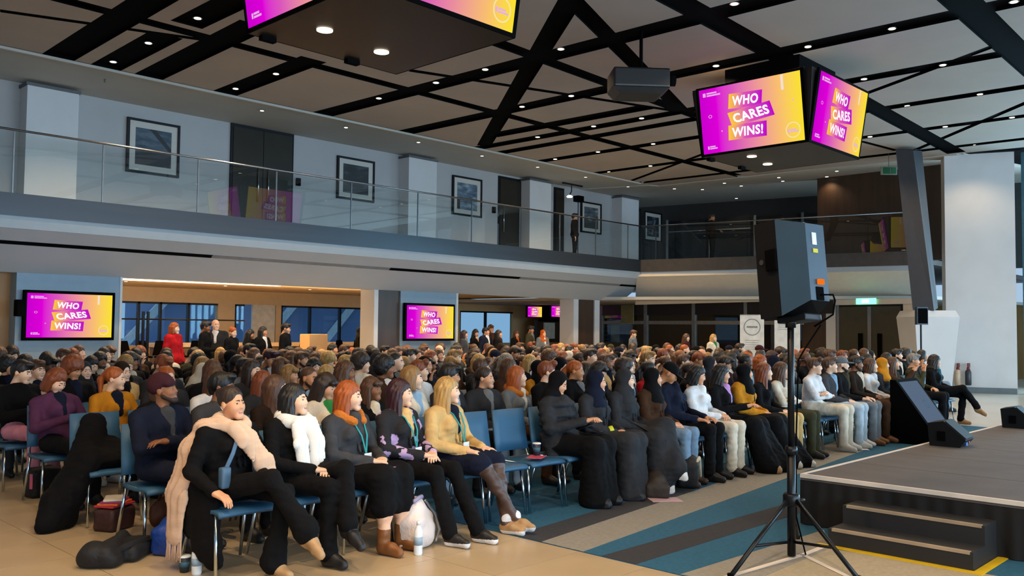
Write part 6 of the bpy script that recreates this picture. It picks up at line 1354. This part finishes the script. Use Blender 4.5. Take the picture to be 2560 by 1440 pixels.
bag(Vector((3.15, 6.15, .18)) if False else G(412, 1318), S, mat('bag_brown', '#5a2c14', .6, vary=.2, bump=.3, bscale=30), 'brown leather bag behind the blue bag', 'handbag', rz=.4, parts=[('handle', MB().tube([(-.08, 0, .22), (-.05, 0, .32), (.05, 0, .32), (.08, 0, .22)], .01, 6), MATS['cl_brown'])])
p = G(285, 1322); bk_ = empty('bag_of_books', p, .5)
bpile = [('#b02a3a', .13), ('#d0642a', .12), ('#8a2a5a', .115), ('#c9c2b0', .11)]
bpy.data.objects.remove(bk_, do_unlink=True)
S = Sdf(); S.box((0, 0, .09), (.14, .1, .09), .03, 0, .03); bag(p, S, mat('bag_maroon', '#3a1a18', .6, vary=.3, bump=.3, bscale=30), 'small dark bag under the left blue chair', 'tote_bag', rz=.5)
for i, (c, hw) in enumerate(bpile): thing_box('book', p+Vector((0, 0, .197+.016*i)), (hw, hw*.7, .008), (0, 0, .5+.2*i), mat('book_'+c, c, .5), ['red book at the bottom of the small pile', 'orange book, second from bottom of the small pile', 'plum book, third in the small pile', 'pale book on top of the small pile'][i]+' at left', 'book', 'books in the small pile')
# black coat heaped over the aisle chair
s20 = seat_loc(2, 0); S = Sdf()
S.ell((0, .0, .52), (.2, .2, .08), 0, .06); S.cone((-.05, .18, .80), (-.1, .1, .55), .09, .12, 0, .08, sc=(1.2, .7, 1)); S.cone((-.15, .05, .55), (-.28, .0, .28), .11, .1, 0, .08, sc=(.7, 1.4, 1)); S.cone((-.28, .0, .28), (-.36, -.02, .06), .1, .1, 0, .08, sc=(.9, 1.5, 1)); S.cone((-.3, .0, .06), (-.45, -.12, .05), .08, .06, 0, .06); S.cone((.1, .12, .6), (.12, -.1, .53), .08, .08, 0, .06); S.cone((-.3, .12, .3), (-.38, .2, .06), .08, .08, 0, .06)
S.cone((-.2, -.05, .5), (-.42, -.08, .2), .12, .12, 0, .08, sc=(.8, 1.3, 1)); S.cone((-.42, -.08, .2), (-.52, -.16, .06), .11, .08, 0, .07)
ct_ = empty('coat', (s20.x, s20.y, 0)); tag(ct_, 'black coat heaped over the left aisle chair and trailing on the floor', 'coat'); sdf_part('coat_body', S, MATS['cl_black'], ct_, .014, wrinkle, floor=.003)
MB().tube([(-.45, -.1, .05), (-.52, -.05, .12), (-.5, .05, .1), (-.42, .08, .06)], .012, 6).build('belt', m_bb, ct_, True)
s10 = seat_loc(0, 10)
S = Sdf(); S.box((0, 0, .14), (.17, .11, .14), .05, 0, .04); S.ell((0, -.02, .24), (.14, .1, .1), 0, .04)
bag(G(1718, 1216, .006), S, m_bb, 'black bag with pale fur strap on the carpet by the jeans', rz=.6, parts=[('strap', MB().tube([(-.1, -.08, .26), (0, -.12, .3), (.1, -.13, .2), (.14, -.14, .05)], .022, 8), mat('strap_cream', '#b9a88c', .9, bump=.5)), ])
S = Sdf(); S.ell((0, 0, .12), (.18, .11, .13), 0, .04); S.box((0, 0, .07), (.18, .12, .07), .04, 0, .04)
bag(G(1640, 1240, .006), S, mat('bag_dbrown', '#2a211a', .7, vary=.2, bump=.3, bscale=30), 'dark brown bag on the carpet left of the fur-strap bag', rz=.7)
S = Sdf(); S.ell((0, 0, .2), (.14, .1, .2), 0, .03); S.box((0, 0, .13), (.14, .1, .13), .05, 0, .04)
bag(G(2106, 1108, .006), S, m_bb, 'black backpack standing between the cream trousers and grey jeans', rz=.5)
S = Sdf(); S.box((0, 0, .14), (.15, .1, .14), .05, 0, .04)
bag(Vector((3.02, 9.1, 0)), S, m_bb, 'black bag with a pink tag by the left aisle, fourth row', rz=.2, parts=[('pink_tag', MB().rbox((-.17, -.11, .1), (-.15, -.08, .24), .006), mat('tag_pink', '#c25a78', .5))])
